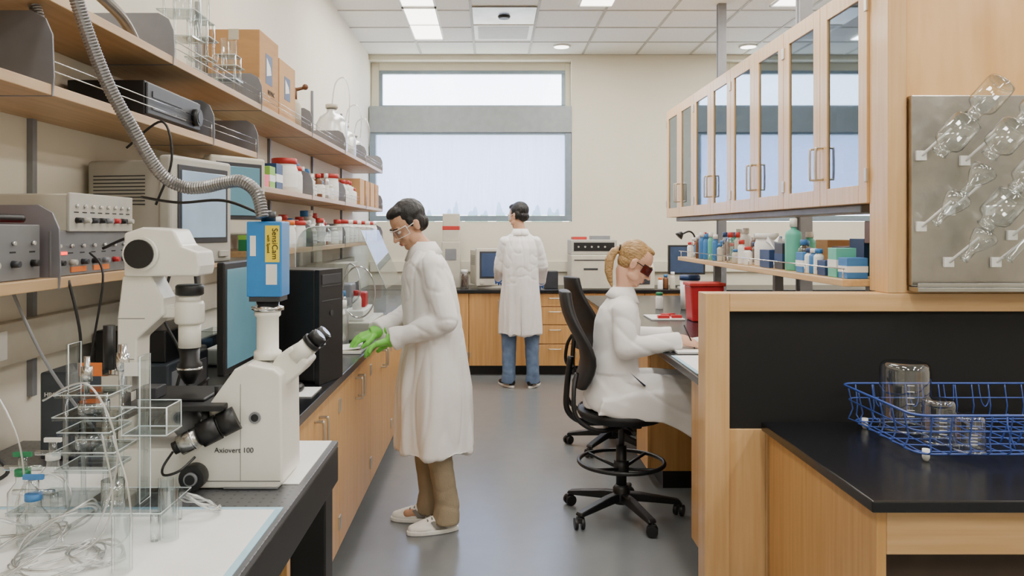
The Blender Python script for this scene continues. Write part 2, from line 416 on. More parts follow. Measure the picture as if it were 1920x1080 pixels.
for y0,y1 in ((3.7,4.71),(5.09,6.09)):
    make(B(WOODV).box(1.56,1.6,y0,y1,.02,.86),'knee_space_panel',label='maple panel closing the knee space under the bench',cat='panel',group='knee space panels')
make(B(BLACKTOP).box(.87,2.95,3.365,7.6,.865,.9),'worktop',bevel=.004,label='black resin worktop of the island bench',cat='worktop')
make(B(WOODV).box(1.7,2.9,3.4,7.55,.001,.864),'bench_core',label='maple base units on the far side of the island bench',cat='cabinet')
Yp=3.25
e=thing('bench_end_partition','maple-framed bench end partition with a recessed black panel','partition',(.867,Yp,0))
make(B(WOODL).box(0,.1,0,.11,0,1.264).box(.1,.25,.012,.11,.001,.71),'frame',e,.003)
make(B(WOODX).box(.1,2.2,0,.11,1.19,1.264),'top_rail',e,.003)
make(B(BOARD).box(.1,2.2,.02,.1,.71,1.19),'black_panel',e)
make(B(WOODL).box(.25,2.2,.012,.1,.001,.71),'lower_panel',e)
e=thing('tall_end_panel','tall maple end panel of the overhead storage unit','panel',(1.61,Yp,1.2645))
make(B(WOODL).box(0,.075,0,.16,0,2.25),'stile',e,.003)
make(B(WOODF).box(.075,1.0,.012,.16,0,2.25),'face',e)
e=thing('drying_rack_board','brushed stainless steel drying pegboard with white pegs and drip trough','pegboard',(1.69,Yp+.011,1.275))
make(B(BRUSH).box(0,.8,-.04,-.0,.02,.79),'board',e,.004)
make(B(STEEL).box(0,.8,-.09,-.005,0,.018).box(0,.8,-.09,-.086,.018,.035),'drip_trough',e,.002)
A=R(40)
def peg(x,z):
    x-=1.69; z-=1.275
    make(B(WHITE).box(x-.02,x+.02,-.054,-.04,z-.02,z+.02).cyl((x,-.05,z),(x+.08,-.12,z+.10),.006,.005,10),'peg',e_peg,.002)
e_peg=e
def gbottle(x,z,L,r,ang,yo=-.12,kind=0):
    nm={0:'glass_bottle',1:'glass_flask',2:'glass_tube'}[kind]; cn={0:'bottle',1:'flask',2:'tube'}[kind]
    t_=thing(nm,'clear laboratory glass '+cn+' hung neck-down on a drying peg',cn,(x,Yp+yo,z),group='glassware on the drying board',rot=(R(6),ang,0))
    if kind==0: prof=[(r*.5,0),(r*.5,L*.14),(r*.6,L*.2),(r*.9,L*.27),(r,L*.34),(r,L*.92),(r*.95,L*.97),(r*.8,L),(.0001,L*.97)]
    elif kind==1: prof=[(r*.32,0),(r*.32,L*.35),(r*.45,L*.42),(r*.78,L*.62),(r,L*.84),(r*.97,L*.94),(r*.7,L),(.0001,L*.985)]
    else: prof=[(r,0),(r,L*.9),(r*.7,L*.97),(.0001,L)]
    bb=B(GLASS2); bb.open=1; make(bb.lathe(prof,n=36),'body',t_)
    nr=prof[0][0]; make(B(GLASS2).tube([(nr*math.cos(a),nr*math.sin(a),.002) for a in [2*pi*i/24 for i in range(24)]],.0045,8,closed=True),'rim',t_)
    if kind==0: make(B(GLASS2).tube([(r*.9*math.cos(a),r*.9*math.sin(a),L*.985) for a in [2*pi*i/24 for i in range(24)]],.004,8,closed=True),'base_ring',t_)
for p in [(1.725,1.82),(1.725,1.535),(1.835,1.392),(2.025,1.392),(1.84,1.60),(2.0,1.60),(1.90,1.80),(2.09,1.50)]: peg(*p)
for x,z,L,r,kd in ((1.735,1.82,.165,.057,0),(1.865,1.965,.165,.055,0),(1.93,1.81,.155,.058,0),(2.05,1.94,.18,.046,0),(1.845,1.665,.13,.05,1),(1.735,1.545,.15,.048,1),(1.915,1.535,.155,.062,0),(2.03,1.68,.155,.052,0),(1.845,1.405,.14,.048,1),(2.02,1.405,.22,.016,2),(2.10,1.53,.2,.05,0)):
    gbottle(x,z,L,r,A,kind=kd,yo=-.12 if kd else -.145)
make(B(BLACKTOP).box(1.09,3.0,2.29,3.24,.71,.745),'worktop',bevel=.005,label='low black resin worktop at the bench end',cat='worktop')
e=thing('desk','maple support frame and panels under the low black worktop','desk',(1.12,2.33,0))
make(B(WOODV).box(0,.03,0,.9,0,.709),'side_panel',e,.003)
make(B(WOODX).box(.03,1.85,0,.03,.575,.709),'apron',e,.003)
make(B(KNEESHADE).box(.03,1.85,.06,.09,0,.57),'shade_sheet',e)  # added dark sheet, stands in for the shaded gap below the apron

UX=1.6
for i in range(4):
    L=.978; y0=3.411+L*i
    e=thing('wall_cabinet','light maple overhead cabinet with two glass doors above the bench','cabinet',(UX,y0+L/2,1.637),group='overhead glass-door cabinets')
    bb=B(WOODY).box(.022,.34,-L/2+.001,L/2-.001,0,.02).box(.022,.34,-L/2+.001,L/2-.001,.945,.966).box(.022,.34,-L/2+.001,-L/2+.02,.02,.945).box(.022,.34,L/2-.02,L/2-.001,.02,.945).m(CABIN).box(.32,.34,-L/2+.02,L/2-.02,.02,.945)
    make(bb,'body',e)
    for zz in (.31,.62): make(B(WOODY).box(.03,.32,-L/2+.021,L/2-.021,zz,zz+.02),'shelf',e)
    for s in (-1,1):
        a,b_=(-L/2+.002,-.0015) if s<0 else (.0015,L/2-.002); w_=.08
        fr=B(WOODL).box(0,.021,a,a+w_,0,.966).box(0,.021,b_-w_,b_,0,.966).box(0,.021,a+w_,b_-w_,0,w_).box(0,.021,a+w_,b_-w_,.966-w_,.966)
        d=make(fr,'door',e,.002)
        make(B(CABGLASS).box(.008,.012,a+w_,b_-w_,w_,.966-w_),'glass_pane',d,label='grey reflective glass pane')
        handle(d,(0,s*.035,.205),'z',.15,(-1,0,0))
        hinge(d,(-.002,s*(L/2-.008),.12)); hinge(d,(-.002,s*(L/2-.008),.85))
for y,hw in ((5.2,.04),(7.07,.035)):
    make(B(GREY).box(-hw,hw,-hw,hw,0,H-.902).m(DGREY).box(-hw-.001,-hw+.001,-.015,.015,0,H-.902),'support_post',loc=(2.03,y,.901),label='grey metal strut post rising from the bench to the ceiling',cat='post',group='bench support posts',bevel=.004)
e=thing('bench_shelf','maple reagent shelf with chrome guard rail above the bench','shelf',(1.5,3.3,1.28))
make(B(WOODY).box(0,.48,.12,3.15,0,.03),'board',e,.003)
bb=B(CHROME).tube([(0.01,.12,.075),(0.01,3.14,.075)],.003,6)
for i in range(8): bb.cyl((.01,.14+i*.42,.03),(.01,.14+i*.42,.076),.003,n=6)
make(bb,'guard_rail',e)
for y in (.3,1.5,2.8): make(B(GREY).box(.2,.25,y,y+.04,-.379,0),'bracket',e)
e=thing('service_light','shallow grey under-cabinet fixture below the overhead cabinets','light fixture',(1.66,5.4,1.6))
make(B(GREY).box(0,.2,-1.8,1.8,0,.036),'housing',e,.005)

# ---------------------------------------------------------------- bottles and shelf goods
def lab4(l,extra): return l if len(l.split())>=4 else l+extra
def jar(x,y,z,r,h,lab,cat='jar',name='storage_jar',body=WHITE,lid=REDL,group=None,neck=.75,label_m=None,extra=' on the shelf'):
    e=thing(name,lab4(lab,extra),cat,(x,y,z),group=group)
    make(B(body).lathe([(r*.95,0),(r,.006),(r,h*.68),(r*.93,h*.74),(r*neck,h*.8),(r*neck,h*.85)],n=20),'body',e)
    make(B(lid).lathe([(r*neck+.004,h*.84),(r*neck+.004,h),(r*neck,h+.002)],n=20),'lid',e)
    if label_m:
        o=B(label_m); o.open=1; make(o.lathe([(r+.0006,h*.15),(r+.0006,h*.55)],n=20),'paper_label',e)
    return e
def carton(x,y,z,w,d,h,m,lab,name='carton',cat='box',group=None,band=None,rz=0,extra=' on the shelf'):
    e=thing(name,lab4(lab,extra),cat,(x,y,z),rz=rz,group=group)
    make(B(m).box(-w/2,w/2,-d/2,d/2,0,h),'body',e,.002)
    if band: make(B(band).box(-w/2-.0008,w/2+.0008,-d/2-.0008,d/2+.0008,h*.3,h*.6),'printed_band',e)
    return e
def bin_(x,y,z,w,d,h,lab,group,fill=None):
    e=thing('clear_bin',lab,'container',(x,y,z),group=group)
    for q in ((-w/2,w/2,-d/2,d/2,0,.003),(-w/2,w/2,-d/2,-d/2+.003,.003,h),(-w/2,w/2,d/2-.003,d/2,.003,h),(-w/2,-w/2+.003,-d/2+.003,d/2-.003,.003,h),(w/2-.003,w/2,-d/2+.003,d/2-.003,.003,h)):
        make(B(ACRYL).box(*q),'side_wall',e)
    make(B(EDGE).tube([(-w/2,-d/2,h),(w/2,-d/2,h),(w/2,d/2,h),(-w/2,d/2,h)],.002,6,closed=True),'rim',e)
    if fill: make(B(fill).box(-w*.4,w*.4,-d*.4,d*.4,.004,h*.5),'contents',e,.01)
    return e
random.seed(11); GC='supplies inside the glass cabinets'
for i in range(4):
    y0=3.411+.978*i
    for zz in (.02,.33,.64):
        for j in range(3):
            y=y0+.17+.32*j
            if random.random()<.6: carton(UX+.2,y,1.638+zz,.16,random.uniform(.14,.24),random.uniform(.12,.24),random.choice([CARD2,PAPER,BEIGE,BLUEB,BEIGE2]),'supply box stored behind cabinet glass',group=GC)
            else: jar(UX+.18,y,1.638+zz,.06,.2,'pale plastic jar stored behind cabinet glass',group=GC,lid=WHITE,body=BEIGE)

# ---------------------------------------------------------------- wall shelves
def wshelf(z,y0,y1,lab,plates,rail=True):
    e=thing('wall_shelf',lab,'shelf',(XL+.001,y0,z))
    L=y1-y0
    make(B(SHELFW).box(0,.30,0,L,-.028,0),'board',e,.002)
    for p in plates:
        q=p-y0; h=.185 if p<2.1 else .15
        poly=[(.015,-.03),(.302,-.03),(.306,.02),(.302,h-.06),(.285,h-.02),(.25,h),(.015,h)]
        make(B(PLATEG).prism(poly,'y',q-.003,q+.003),'end_plate',e,.001)
    if rail:
        for a,b_ in zip([0]+[p-y0 for p in plates],[p-y0 for p in plates]+[L]):
            if b_-a>.3 and a>.3:
                bb=B(CHROME)
                for zz in (.035,.06): bb.tube([(.297,a+.01,zz),(.297,b_-.01,zz)],.0016,6)
                bb.cyl((.297,a+.012,0),(.297,a+.012,.061),.0016,n=6).cyl((.297,b_-.012,0),(.297,b_-.012,.061),.0016,n=6)
                make(bb,'guard_rail',e)
wshelf(2.12,.9,8.05,'long maple top shelf with grey end plates on the wall',[2.76,3.82,4.9,6.0,7.0,8.03])
wshelf(1.885,.9,3.77,'maple wall shelf with rounded grey end plates and guard rail',[2.0,3.16,3.75])
wshelf(1.735,3.8,8.05,'maple wall shelf holding jars and reagent boxes',[4.9,6.0,7.0,8.03])
wshelf(1.42,3.8,8.05,'low maple wall shelf holding jars and bottles',[4.9,6.0,7.0,8.03])
wshelf(1.40,.9,3.3,'low maple wall shelf carrying electronic instruments',[2.03],rail=False)
for y in (1.2,2.42,3.785,5.0,6.2,7.4):
    make(B(GREY).box(XL,XL+.018,y-.012,y+.012,1.02,2.6),'shelf_standard',label='slotted grey shelf standard fixed to the wall',cat='shelf support',group='shelf standards')
e=thing('outlet_raceway','beige wall raceway with power outlets above the worktop','raceway',(XL+.001,1.0,1.14))
make(B(BEIGE).box(0,.045,0,6.9,0,.12),'channel',e,.004)
for y in (.95,1.15,2.6,4.0): make(B(WHITE).box(.045,.05,y,y+.08,.02,.1),'outlet',e,.002)
def cbox(x0,x1,y0,y1,z0,h,lab,m):
    e=thing('cardboard_box',lab,'box',((x0+x1)/2,(y0+y1)/2,z0),group='cardboard boxes on the top shelf')
    w_,d=(x1-x0)/2,(y1-y0)/2
    make(B(m).box(-w_,w_,-d,d,0,h),'body',e,.003)
    make(B(BEIGE).box(-.025,.025,-d-.001,d+.001,h-.05,h+.001).box(-.025,.025,-d,d,h,h+.0015),'tape',e)
    make(B(NAVY).box(w_,w_+.001,-d*.4,d*.3,h*.35,h*.75).m(PAPER).prism([(-d*.3,h*.45),(d*.2,h*.5),(d*.1,h*.6),(-d*.3,h*.7)],'x',w_+.001,w_+.0015),'printed_emblem',e)
    return e
b1=cbox(-1.37,-1.12,3.86,4.2,2.121,.37,'large brown cardboard box printed with a blue emblem',CARD)
text('NOVAC',.035,INK,Mx((.1265,.03,.09),R(90),0,R(90)),b1)
b1=cbox(-1.36,-1.12,4.22,4.56,2.121,.31,'smaller brown cardboard box with blue emblem',CARD2)
def glasstower(x,y,z,s,h,lab):
    e=thing('glass_apparatus',lab,'glassware',(x,y,z),group='glass apparatus on the top shelf')
    for s2,zz,t_ in ((s,0,.008),(s*.9,h*.28,.006),(s,h*.5,.006),(s*.8,h*.7,.005)):
        make(B(ACRYL).box(-s2,s2,-s2,s2,zz,zz+t_).m(EDGE).tube([(-s2,-s2,zz+t_),(s2,-s2,zz+t_),(s2,s2,zz+t_),(-s2,s2,zz+t_)],.0015,6,closed=True),'plate',e)
    for a,c in ((-1,-1),(1,-1),(-1,1),(1,1)): make(B(GLASS2).cyl((a*s*.7,c*s*.7,.008),(a*s*.7,c*s*.7,h*.72),.006,n=10),'rod',e)
    bb=B(GLASS2); bb.open=1
    make(bb.lathe([(.03,h*.51),(.034,h*.6),(.034,h),(.036,h+.004)]),'cylinder',e)
    return e
glasstower(-1.18,3.05,2.121,.07,.44,'tall stacked clear acrylic apparatus with cylinder')
glasstower(-1.2,3.3,2.121,.055,.36,'stacked clear acrylic plates with tubes')
glasstower(-1.19,3.62,2.121,.055,.26,'small clear acrylic stand with rods')
e=thing('gas_regulator','small bronze valve with a cream bottle body','valve',(-1.16,4.72,2.121))
make(B(BEIGE).lathe([(.035,0),(.035,.14),(.015,.17)]),'body',e); make(B(BROWN).cyl((0,0,.16),(0,0,.24),.012).cyl((-.03,0,.22),(.05,0,.24),.01).ball((.06,0,.245),.018),'valve_head',e)
for y,s in ((6.2,1.15),(6.75,.9),(7.2,.8)):
    e=thing('carboy','translucent plastic carboy with a loop of tubing','jug',(-1.24,y,2.121),group='carboys on the top shelf')
    bb=B(TUBING); make(bb.lathe([(.1*s,0),(.105*s,.02),(.105*s,.19*s),(.08*s,.24*s),(.035*s,.27*s),(.035*s,.3*s)]),'body',e)
    make(B(BEIGE).cyl((0,0,.3*s),(0,0,.325*s),.042*s),'cap',e)
    make(B(TUBING).tube(spl([(0,0,.3*s),(.03,-.02,.46*s),(.1,-.03,.5*s),(.14,-.02,.4*s),(.13,0,.2*s)],8),.006,8),'tubing',e)
random.seed(21)
z=1.736; G3='supplies on the reagent shelf'
carton(-1.17,3.93,z,.12,.12,.06,PINK,'pink supply pack',group=G3); carton(-1.2,3.93,z+.061,.1,.12,.05,GREENP,'green foil supply pack',group=G3)
carton(-1.17,4.09,z,.1,.1,.11,GREENP,'green and white carton',group=G3,band=WHITE)
carton(-1.19,4.3,z,.1,.13,.14,NAVY,'dark blue carton with white panel',group=G3,band=WHITE)
for y,r,h in ((4.55,.075,.19),(4.73,.06,.16)):
    jar(-1.18,y,z,r,h,'white plastic tub with red lid',group=G3,neck=.9,label_m=PAPER)
for i in range(10): jar(-1.13-random.uniform(0,.05),4.96+i*.075+random.uniform(-.008,.008),z,random.uniform(.02,.03),random.uniform(.08,.18),'small white reagent bottle with coloured cap','bottle','reagent_bottle',[BROWN,WHITE,WHITE,TUBING][i%4],[REDL,WHITE,BLUEB,WHITE][i%4],G3,.5,PAPER)
for i in range(5): jar(-1.26,4.97+i*.15,z,random.uniform(.035,.05),random.uniform(.14,.22),'tall reagent bottle standing against the wall','bottle','reagent_bottle',[WHITE,BEIGE,TUBING][i%3],[WHITE,BLUEB][i%2],G3,.5)
for y,r,h in ((5.80,.08,.19),(5.94,.05,.15)): jar(-1.19,y,z,r,h,'large white tub with red lid',group=G3,neck=.95,label_m=PAPER)
for i in range(6): jar(-1.14,6.1+i*.09,z,.035,random.uniform(.1,.18),'white reagent bottle with red cap','bottle','reagent_bottle',WHITE,[REDL,WHITE,REDL][i%3],G3,.6)
for i in range(5): jar(-1.27,6.08+i*.12,z,.045,random.uniform(.16,.22),'tall pale bottle standing against the wall','bottle','reagent_bottle',[TUBING,WHITE,BEIGE][i%3],[BLUEB,WHITE,REDL][i%3],G3,.5)
for i in range(4): carton(-1.2,6.8+i*.29,z,.2,.22,.22,CARD if i%2 else CARD2,'brown cardboard carton',group=G3)
z=1.421; G4='supplies on the low shelf'
carton(-1.17,3.9,z,.1,.1,.18,GREEND,'green and yellow tall carton',group=G4,band=GREENP)
carton(-1.17,4.06,z,.08,.1,.2,PAPER,'white carton with red band',group=G4,band=REDL)
for i in range(5): jar(-1.15-.03*(i%2),4.22+i*.13,z,random.uniform(.04,.055),random.uniform(.11,.19),'white plastic tub with coloured lid',group=G4,neck=.9,lid=[WHITE,REDL,ORANGE,WHITE,REDL][i],label_m=PAPER)
for i in range(10): jar(-1.13-random.uniform(0,.05),4.97+i*.1,z,random.uniform(.026,.04),random.uniform(.1,.2),'round reagent bottle with red or white cap','bottle','reagent_bottle',[WHITE,BEIGE,BROWN,TUBING][i%4],[REDL,WHITE,WHITE][i%3],G4,.6,PAPER)
for i in range(12): jar(-1.28,4.2+i*.14,z,.048,random.uniform(.16,.24),'tall pale bottle standing against the wall','bottle','reagent_bottle',[TUBING,WHITE,BEIGE][i%3],[BLUEB,WHITE,REDL][i%3],G4,.5)
for i in range(8): jar(-1.15,6.12+i*.2+(.08 if i>4 else 0),z,.06,.18,'white plastic jar with red lid',group=G4,neck=.85,lid=[REDL,WHITE][i%2])
G7='items on the bench by the wall'
for i,(y,w_) in enumerate(((3.72,.22),(3.95,.18),(4.18,.2))): bin_(-1.22,y,.901,w_,.18,.16,'clear plastic storage bin with small supplies',G7,[WHITE,BLUEB,BEIGE][i])
for i in range(5): jar(-.98,3.75+i*.12,.901,.035,.15+.03*(i%2),'bench bottle with coloured cap','bottle','reagent_bottle',[WHITE,TUBING,BROWN][i%3],[WHITE,REDL,BLUEB][i%3],G7,.5,extra=' on the worktop')
bin_(-.83,3.72,.901,.14,.14,.12,'clear plastic bin with white tube caps',G7,PAPER)
for i,(x,y,h) in enumerate(((-.72,3.62,.08),(-.86,3.86,.2),(-.74,3.82,.12),(-.80,4.32,.24),(-.9,4.27,.16))): jar(x,y,.901,.028,h,'small clear bottle beside the gloved hands','bottle','reagent_bottle',[TUBING,GLASS2,WHITE][i%3],[WHITE,BLUEB,REDL][i%3],G7,.5)
carton(-1.24,5.5,.901,.25,.3,.3,WHITE,'white bench instrument box',group=G7,band=GREY,extra=' on the worktop')
carton(-1.18,5.95,.901,.3,.4,.38,BEIGE,'beige bench instrument box',group=G7,band=DGREY,extra=' on the worktop')

# ---------------------------------------------------------------- instruments on shelves
e=thing('stereo_amplifier','black electronic amplifier unit with round dial','electronics',(-1.12,2.82,1.886))
make(B(BLACK).box(-.25,0,-.24,.24,.008,.12).m(DGREY).box(0,.008,-.235,.235,.012,.115),'case',e,.006)
make(B(BLACK).cyl((.006,.17,.055),(.03,.17,.055),.032).m(DGREY).cyl((.03,.17,.055),(.032,.17,.055),.022),'dial',e)
make(B(DGREY).box(.008,.011,-.2,.05,.07,.09).m(GREY).box(.008,.012,-.2,.08,.03,.036),'display',e)
for x,y in ((-.13,-.2),(-.03,.2)): make(B(STEEL).cyl((x,y,0),(x,y,.008),.012),'foot',e)
def crt(x,y,z,w,d,h,lab,scr,m,rz=0,name='crt_monitor'):
    e=thing(name,lab,'monitor',(x,y,z),rz=rz)
    make(B(m).box(-w*.92,-.04,-d*.46,d*.46,.01,h*.96).box(-.05,0,-d/2,d/2,0,h),'case',e,.012,seg=3)
    bb=B(DGREY)
    for i in range(9): bb.box(-w*.85,-w*.3,-d*.46-.001,-d*.46+.002,h*.55+i*.012,h*.55+i*.012+.004)
    make(bb,'vent',e)
    make(B(DGREY).box(0,.004,-d*.41,d*.41,h*.2,h*.92).m(scr).box(.0035,.008,-d*.36,d*.36,h*.25,h*.87),'screen',e,.003,seg=3)
    for a,b_ in ((d*.25,d*.4),(-d*.4,-d*.3)): make(B(m).box(.001,.01,a,b_,h*.06,h*.12),'button',e,.002)
    return e
crt(-1.02,2.83,1.402,.36,.38,.37,'large beige-grey picture monitor with vent slots',SCRB,BEIGE2,rz=R(-12))
e=crt(-1.06,3.36,1.5,.28,.3,.33,'boxy cream monitor housing beside another monitor',MONO,BEIGE,rz=R(-30))
make(B(GREY).box(-1.35,-1.12,3.06,3.29,1.402,1.43),'instrument_stand',bevel=.004,label='low grey stand beneath the cream monitor',cat='stand')
def psu(x,y,z,w,d,h,lab,side,face,knobs=5,name='power_supply',kr=.011):
    e=thing(name,lab,'electronics',(x,y,z))
    make(B(side).box(-w,-.004,-d/2,d/2,0,h),'case',e,.004)
    make(B(face).box(-.004,.004,-d/2-.004,d/2+.004,0,h+.003),'front_panel',e,.002)
    for i in range(knobs):
        yy=-d/2+.03+(d-.06)*i/max(knobs-1,1)
        make(B([BLACK,BEIGE2,DGREY,BLACK,GREY,RED][i%6]).cyl((.004,yy,h*.3),(.022,yy,h*.3),kr,kr*.85,14),'knob',e)
        make(B(CHROME).cyl((.004,yy,h*.68),(.012,yy,h*.68),.005,n=10),'terminal',e)
        make(B(INK).box(.004,.0046,yy-.012,yy+.012,h*.5,h*.53),'panel_marking',e)
    return e
p1=psu(-1.12,2.24,1.401,.26,.42,.115,'grey amplifier with red indicator and toggle knobs',BEIGE2,PANELG,7,kr=.008)
make(B(LEDR).box(.004,.006,-.17,-.14,.055,.063),'indicator',p1)
for a,b_ in ((-.12,-.04),(0,.09)): make(B(ORANGE).box(.004,.006,a,b_,.008,.022),'tag',p1)
p2=psu(-1.11,2.28,1.517,.26,.36,.10,'cream bench power supply with knobs and binding posts',BEIGE,BEIGE2,8,kr=.008)
p3=psu(-1.13,1.84,1.401,.26,.3,.13,'dark red and silver stimulator unit with black knobs',RED,PANELG,4,kr=.009)
e=thing('microphone_probe','black handheld probe lying on the stimulator unit','probe',(-1.2,1.86,1.545)); make(B(BLACK).tube(spl([(0,-.12,0),(.03,0,.004),(.05,.1,.004)],6),.01,10),'handle_grip',e)
def hose(pts,r,lab,name='flexible_hose'):
    P=resample(spl(pts,40),.0035); rr=[r*(1.0,.87)[i%2] for i in range(len(P))]
    return make(B(HOSE).tube(P,rr,14,flat=True),name,label=lab,cat='hose',group='ribbed metal hoses')
hose([(-.97,1.75,2.40),(-.955,1.8,2.12),(-.91,1.86,1.90),(-.86,1.92,1.76),(-.82,1.97,1.665),(-.775,2.0,1.63),(-.72,2.0,1.628),(-.665,1.985,1.638),(-.615,1.97,1.64),(-.575,1.96,1.61),(-.56,1.955,1.55)],.0165,'ribbed metal flexible hose looping down to the blue camera')
hose([(-1.16,2.03,2.09),(-1.15,2.03,2.05),(-1.16,2.03,1.99)],.016,'short ribbed metal hose between the shelves')
hose([(-1.1,2.1,2.2),(-1.14,2.45,2.18),(-1.2,2.7,2.15)],.017,'ribbed metal hose lying on the top shelf')
def cable(pts,r,lab='black power cable hanging among the instruments',m=BLACK,name='power_cable'):
    return make(B(m).tube(spl(pts,8),r,8),name,label=lab,cat='cable',group='instrument cables')
cable([(-1.07,2.2,1.47),(-.98,2.2,1.5),(-.94,2.2,1.42),(-.95,2.2,1.3),(-.99,2.25,1.1),(-.97,2.25,.905)],.004)
cable([(-1.1,2.08,1.39),(-1.07,2.08,1.25),(-1.08,2.1,1.1),(-1.06,2.12,.92)],.004)
cable([(-1.08,2.15,1.46),(-1.03,2.12,1.40),(-1.05,2.1,1.2),(-1.1,2.12,.93)],.003)
cable([(-1.2,2.0,1.37),(-1.12,2.0,1.2),(-1.05,2.05,1.05),(-.99,2.1,.94)],.004,'grey signal cable hanging below the shelf',GREY)
cable([(-.98,2.6,1.5),(-.96,2.6,1.3),(-1.0,2.6,1.2),(-.97,2.58,.92)],.005)
cable([(-1.04,2.6,1.4),(-1.06,2.58,1.25),(-1.0,2.58,1.1),(-1.04,2.55,.92)],.005)
cable([(-1.15,2.52,1.78),(-1.03,2.5,1.86),(-1.0,2.5,1.74),(-1.05,2.5,1.6)],.004)
cable([(-1.32,2.0,.91),(-1.24,1.95,.98),(-1.18,1.95,.93),(-1.24,1.9,.91),(-1.32,1.95,.95)],.005)
cable([(-1.3,2.33,1.1),(-1.22,2.35,1.0),(-1.12,2.34,.93),(-1.05,2.3,.91),(-1.0,2.2,.93)],.005)
cable([(-.60,2.1,1.56),(-.72,2.15,1.6),(-.9,2.3,1.6),(-1.05,2.4,1.62)],.004)
cable([(-1.1,2.5,.92),(-1.0,2.45,1.02),(-.92,2.45,.98),(-.95,2.5,.91),(-1.05,2.5,.92),(-.9,2.55,1.05)],.005)
e=thing('controller_unit','dark grey controller unit on the worktop behind the microscope','electronics',(-1.2,2.85,.901))
make(B(SLATE).box(-.15,.12,-.18,.2,.0,.17),'lower_case',e,.006); make(B(BLACK).box(-.14,.1,-.15,.15,.17,.28),'upper_case',e,.006)
make(B(GREY).box(.12,.124,-.15,.17,.03,.14),'front_panel',e)

# ---------------------------------------------------------------- optical table
e=thing('instrument_table','black-framed steel optical breadboard table beside the bench','table',(-.453,1.6,0))
make(B(PERF).box(-.93,0,-.85,.76,.885,.9),'breadboard_top',e,.002)
make(B(BLACK).box(-.93,.0,-.85,.762,.78,.884),'table_core',e,.004)
for x,y in ((-.85,.68),(-.06,.68),(-.85,-.75),(-.06,-.75)): make(B(BLACK).box(x-.05,x+.05,y-.05,y+.05,0,.78),'leg',e,.005)
make(B(BLACK).box(-.8,-.11,.66,.7,.15,.22),'stretcher',e); make(B(BLACK).box(-.1,-.06,-.7,.63,.15,.22),'stretcher',e)
e=thing('bench_pad','white absorbent bench pad with blue edge','bench pad',(-1.35,1.0,.9005))
make(B(PAPER).box(0,.87,-.2,.77,0,.002),'sheet',e); make(B(BLUEP).box(.87,.885,-.2,.785,0,.0022).box(0,.87,.77,.785,0,.0022),'edge',e)
e=thing('bench_pad','white absorbent pad beside the microscope','bench pad',(-.60,1.95,.9005))
make(B(PAPER).box(0,.13,0,.40,0,.002),'sheet',e)
e=thing('bench_pad','white absorbent pad under glass bottles by the wall','bench pad',(-1.35,1.79,.9005))
make(B(PAPER).box(0,.5,0,.30,0,.002),'sheet',e)

# ---------------------------------------------------------------- microscope
mc=thing('inverted_microscope','cream enamel inverted laboratory microscope with black stage','microscope',(-.66,2.0,.903))
bb=B(SCOPE).prism([(-.26,0),(.148,0),(.160,.012),(.157,.272),(.14,.285),(.078,.298),(.045,.285),(-.026,.187),(-.05,.13),(-.05,.096),(-.26,.096)],'y',-.09,.09)
make(bb,'body',mc,.006,seg=3)
make(B(GREY).box(.02,.15,-.0915,-.09,.0,.004).m(INKG).box(.06,.0606,-.0912,-.09,.02,.25).box(-.04,.155,-.0912,-.09,.018,.0192),'panel_seam',mc)
make(B(SCOPE).prism([(-.258,.096),(-.215,.096),(-.21,.35),(-.145,.41),(-.145,.45),(-.175,.505),(-.245,.505),(-.258,.40)],'y',-.04,.04),'rear_pillar',mc,.005,seg=3)
make(B(GREY).box(-.255,-.216,-.0405,-.04,.30,.302).box(-.255,-.19,-.0405,-.04,.40,.402),'pillar_seam',mc)
make(B(SCOPE).prism([(-.235,.505),(-.055,.505),(-.05,.53),(-.055,.565),(-.095,.58),(-.115,.62),(-.19,.625),(-.235,.61)],'y',-.055,.055),'lamp_housing',mc,.006,seg=3)
make(B(SCOPE).cyl((-.19,-.07,.56),(-.19,-.055,.56),.042).m(BLACK).cyl((-.19,-.077,.56),(-.19,-.07,.56),.035),'lamp_lens_cap',mc)
make(B(BLACK).lathe([(.03,.455),(.034,.458),(.034,.478),(.03,.482)],(-.095,0,0)).m(SCOPE).lathe([(.026,.44),(.026,.456)],(-.095,0,0)),'condenser_ring',mc)
make(B(SCOPE).lathe([(.033,.385),(.036,.39),(.036,.432),(.032,.44)],(-.095,0,0)).lathe([(.027,.325),(.027,.386)],(-.095,0,0)),'condenser_tube',mc)
make(B(SCOPE).box(-.20,-.09,-.02,.02,.40,.43),'condenser_arm',mc,.005)
make(B(BLACK).lathe([(.012,.235),(.018,.245),(.03,.265),(.03,.285),(.024,.29),(.024,.326)],(-.095,0,0)),'condenser_lens',mc)
make(B(CHROME).lathe([(.031,.27),(.031,.276)],(-.095,0,0)),'ring',mc)
make(B(BLACK).box(-.21,.03,-.125,.12,.192,.206).box(-.17,-.03,-.08,.06,.206,.213).box(-.21,-.19,-.13,.13,.175,.192),'stage',mc,.003)
make(B(DGREY).box(-.19,-.14,-.09,-.03,.213,.24),'specimen_holder',mc,.003)
make(B(BLACK).cyl((-.02,-.1,.14),(-.02,-.1,.192),.009).cyl((-.02,-.1,.13),(-.02,-.1,.15),.015),'stage_knob',mc)
make(B(BLACK).cyl((.0,-.06,.206),(.0,-.06,.24),.012),'stage_knob',mc)
make(B(GREY).lathe([(.02,.1),(.034,.12),(.034,.15),(.02,.17)],(-.1,0,0)).m(BLACK).cyl((-.1,0,.15),(-.1,0,.19),.013),'nosepiece',mc)
make(B(SCOPE).lathe([(.034,.297),(.034,.315),(.027,.32),(.027,.40),(.032,.405),(.032,.415)],(.10,0,0)),'camera_port',mc)
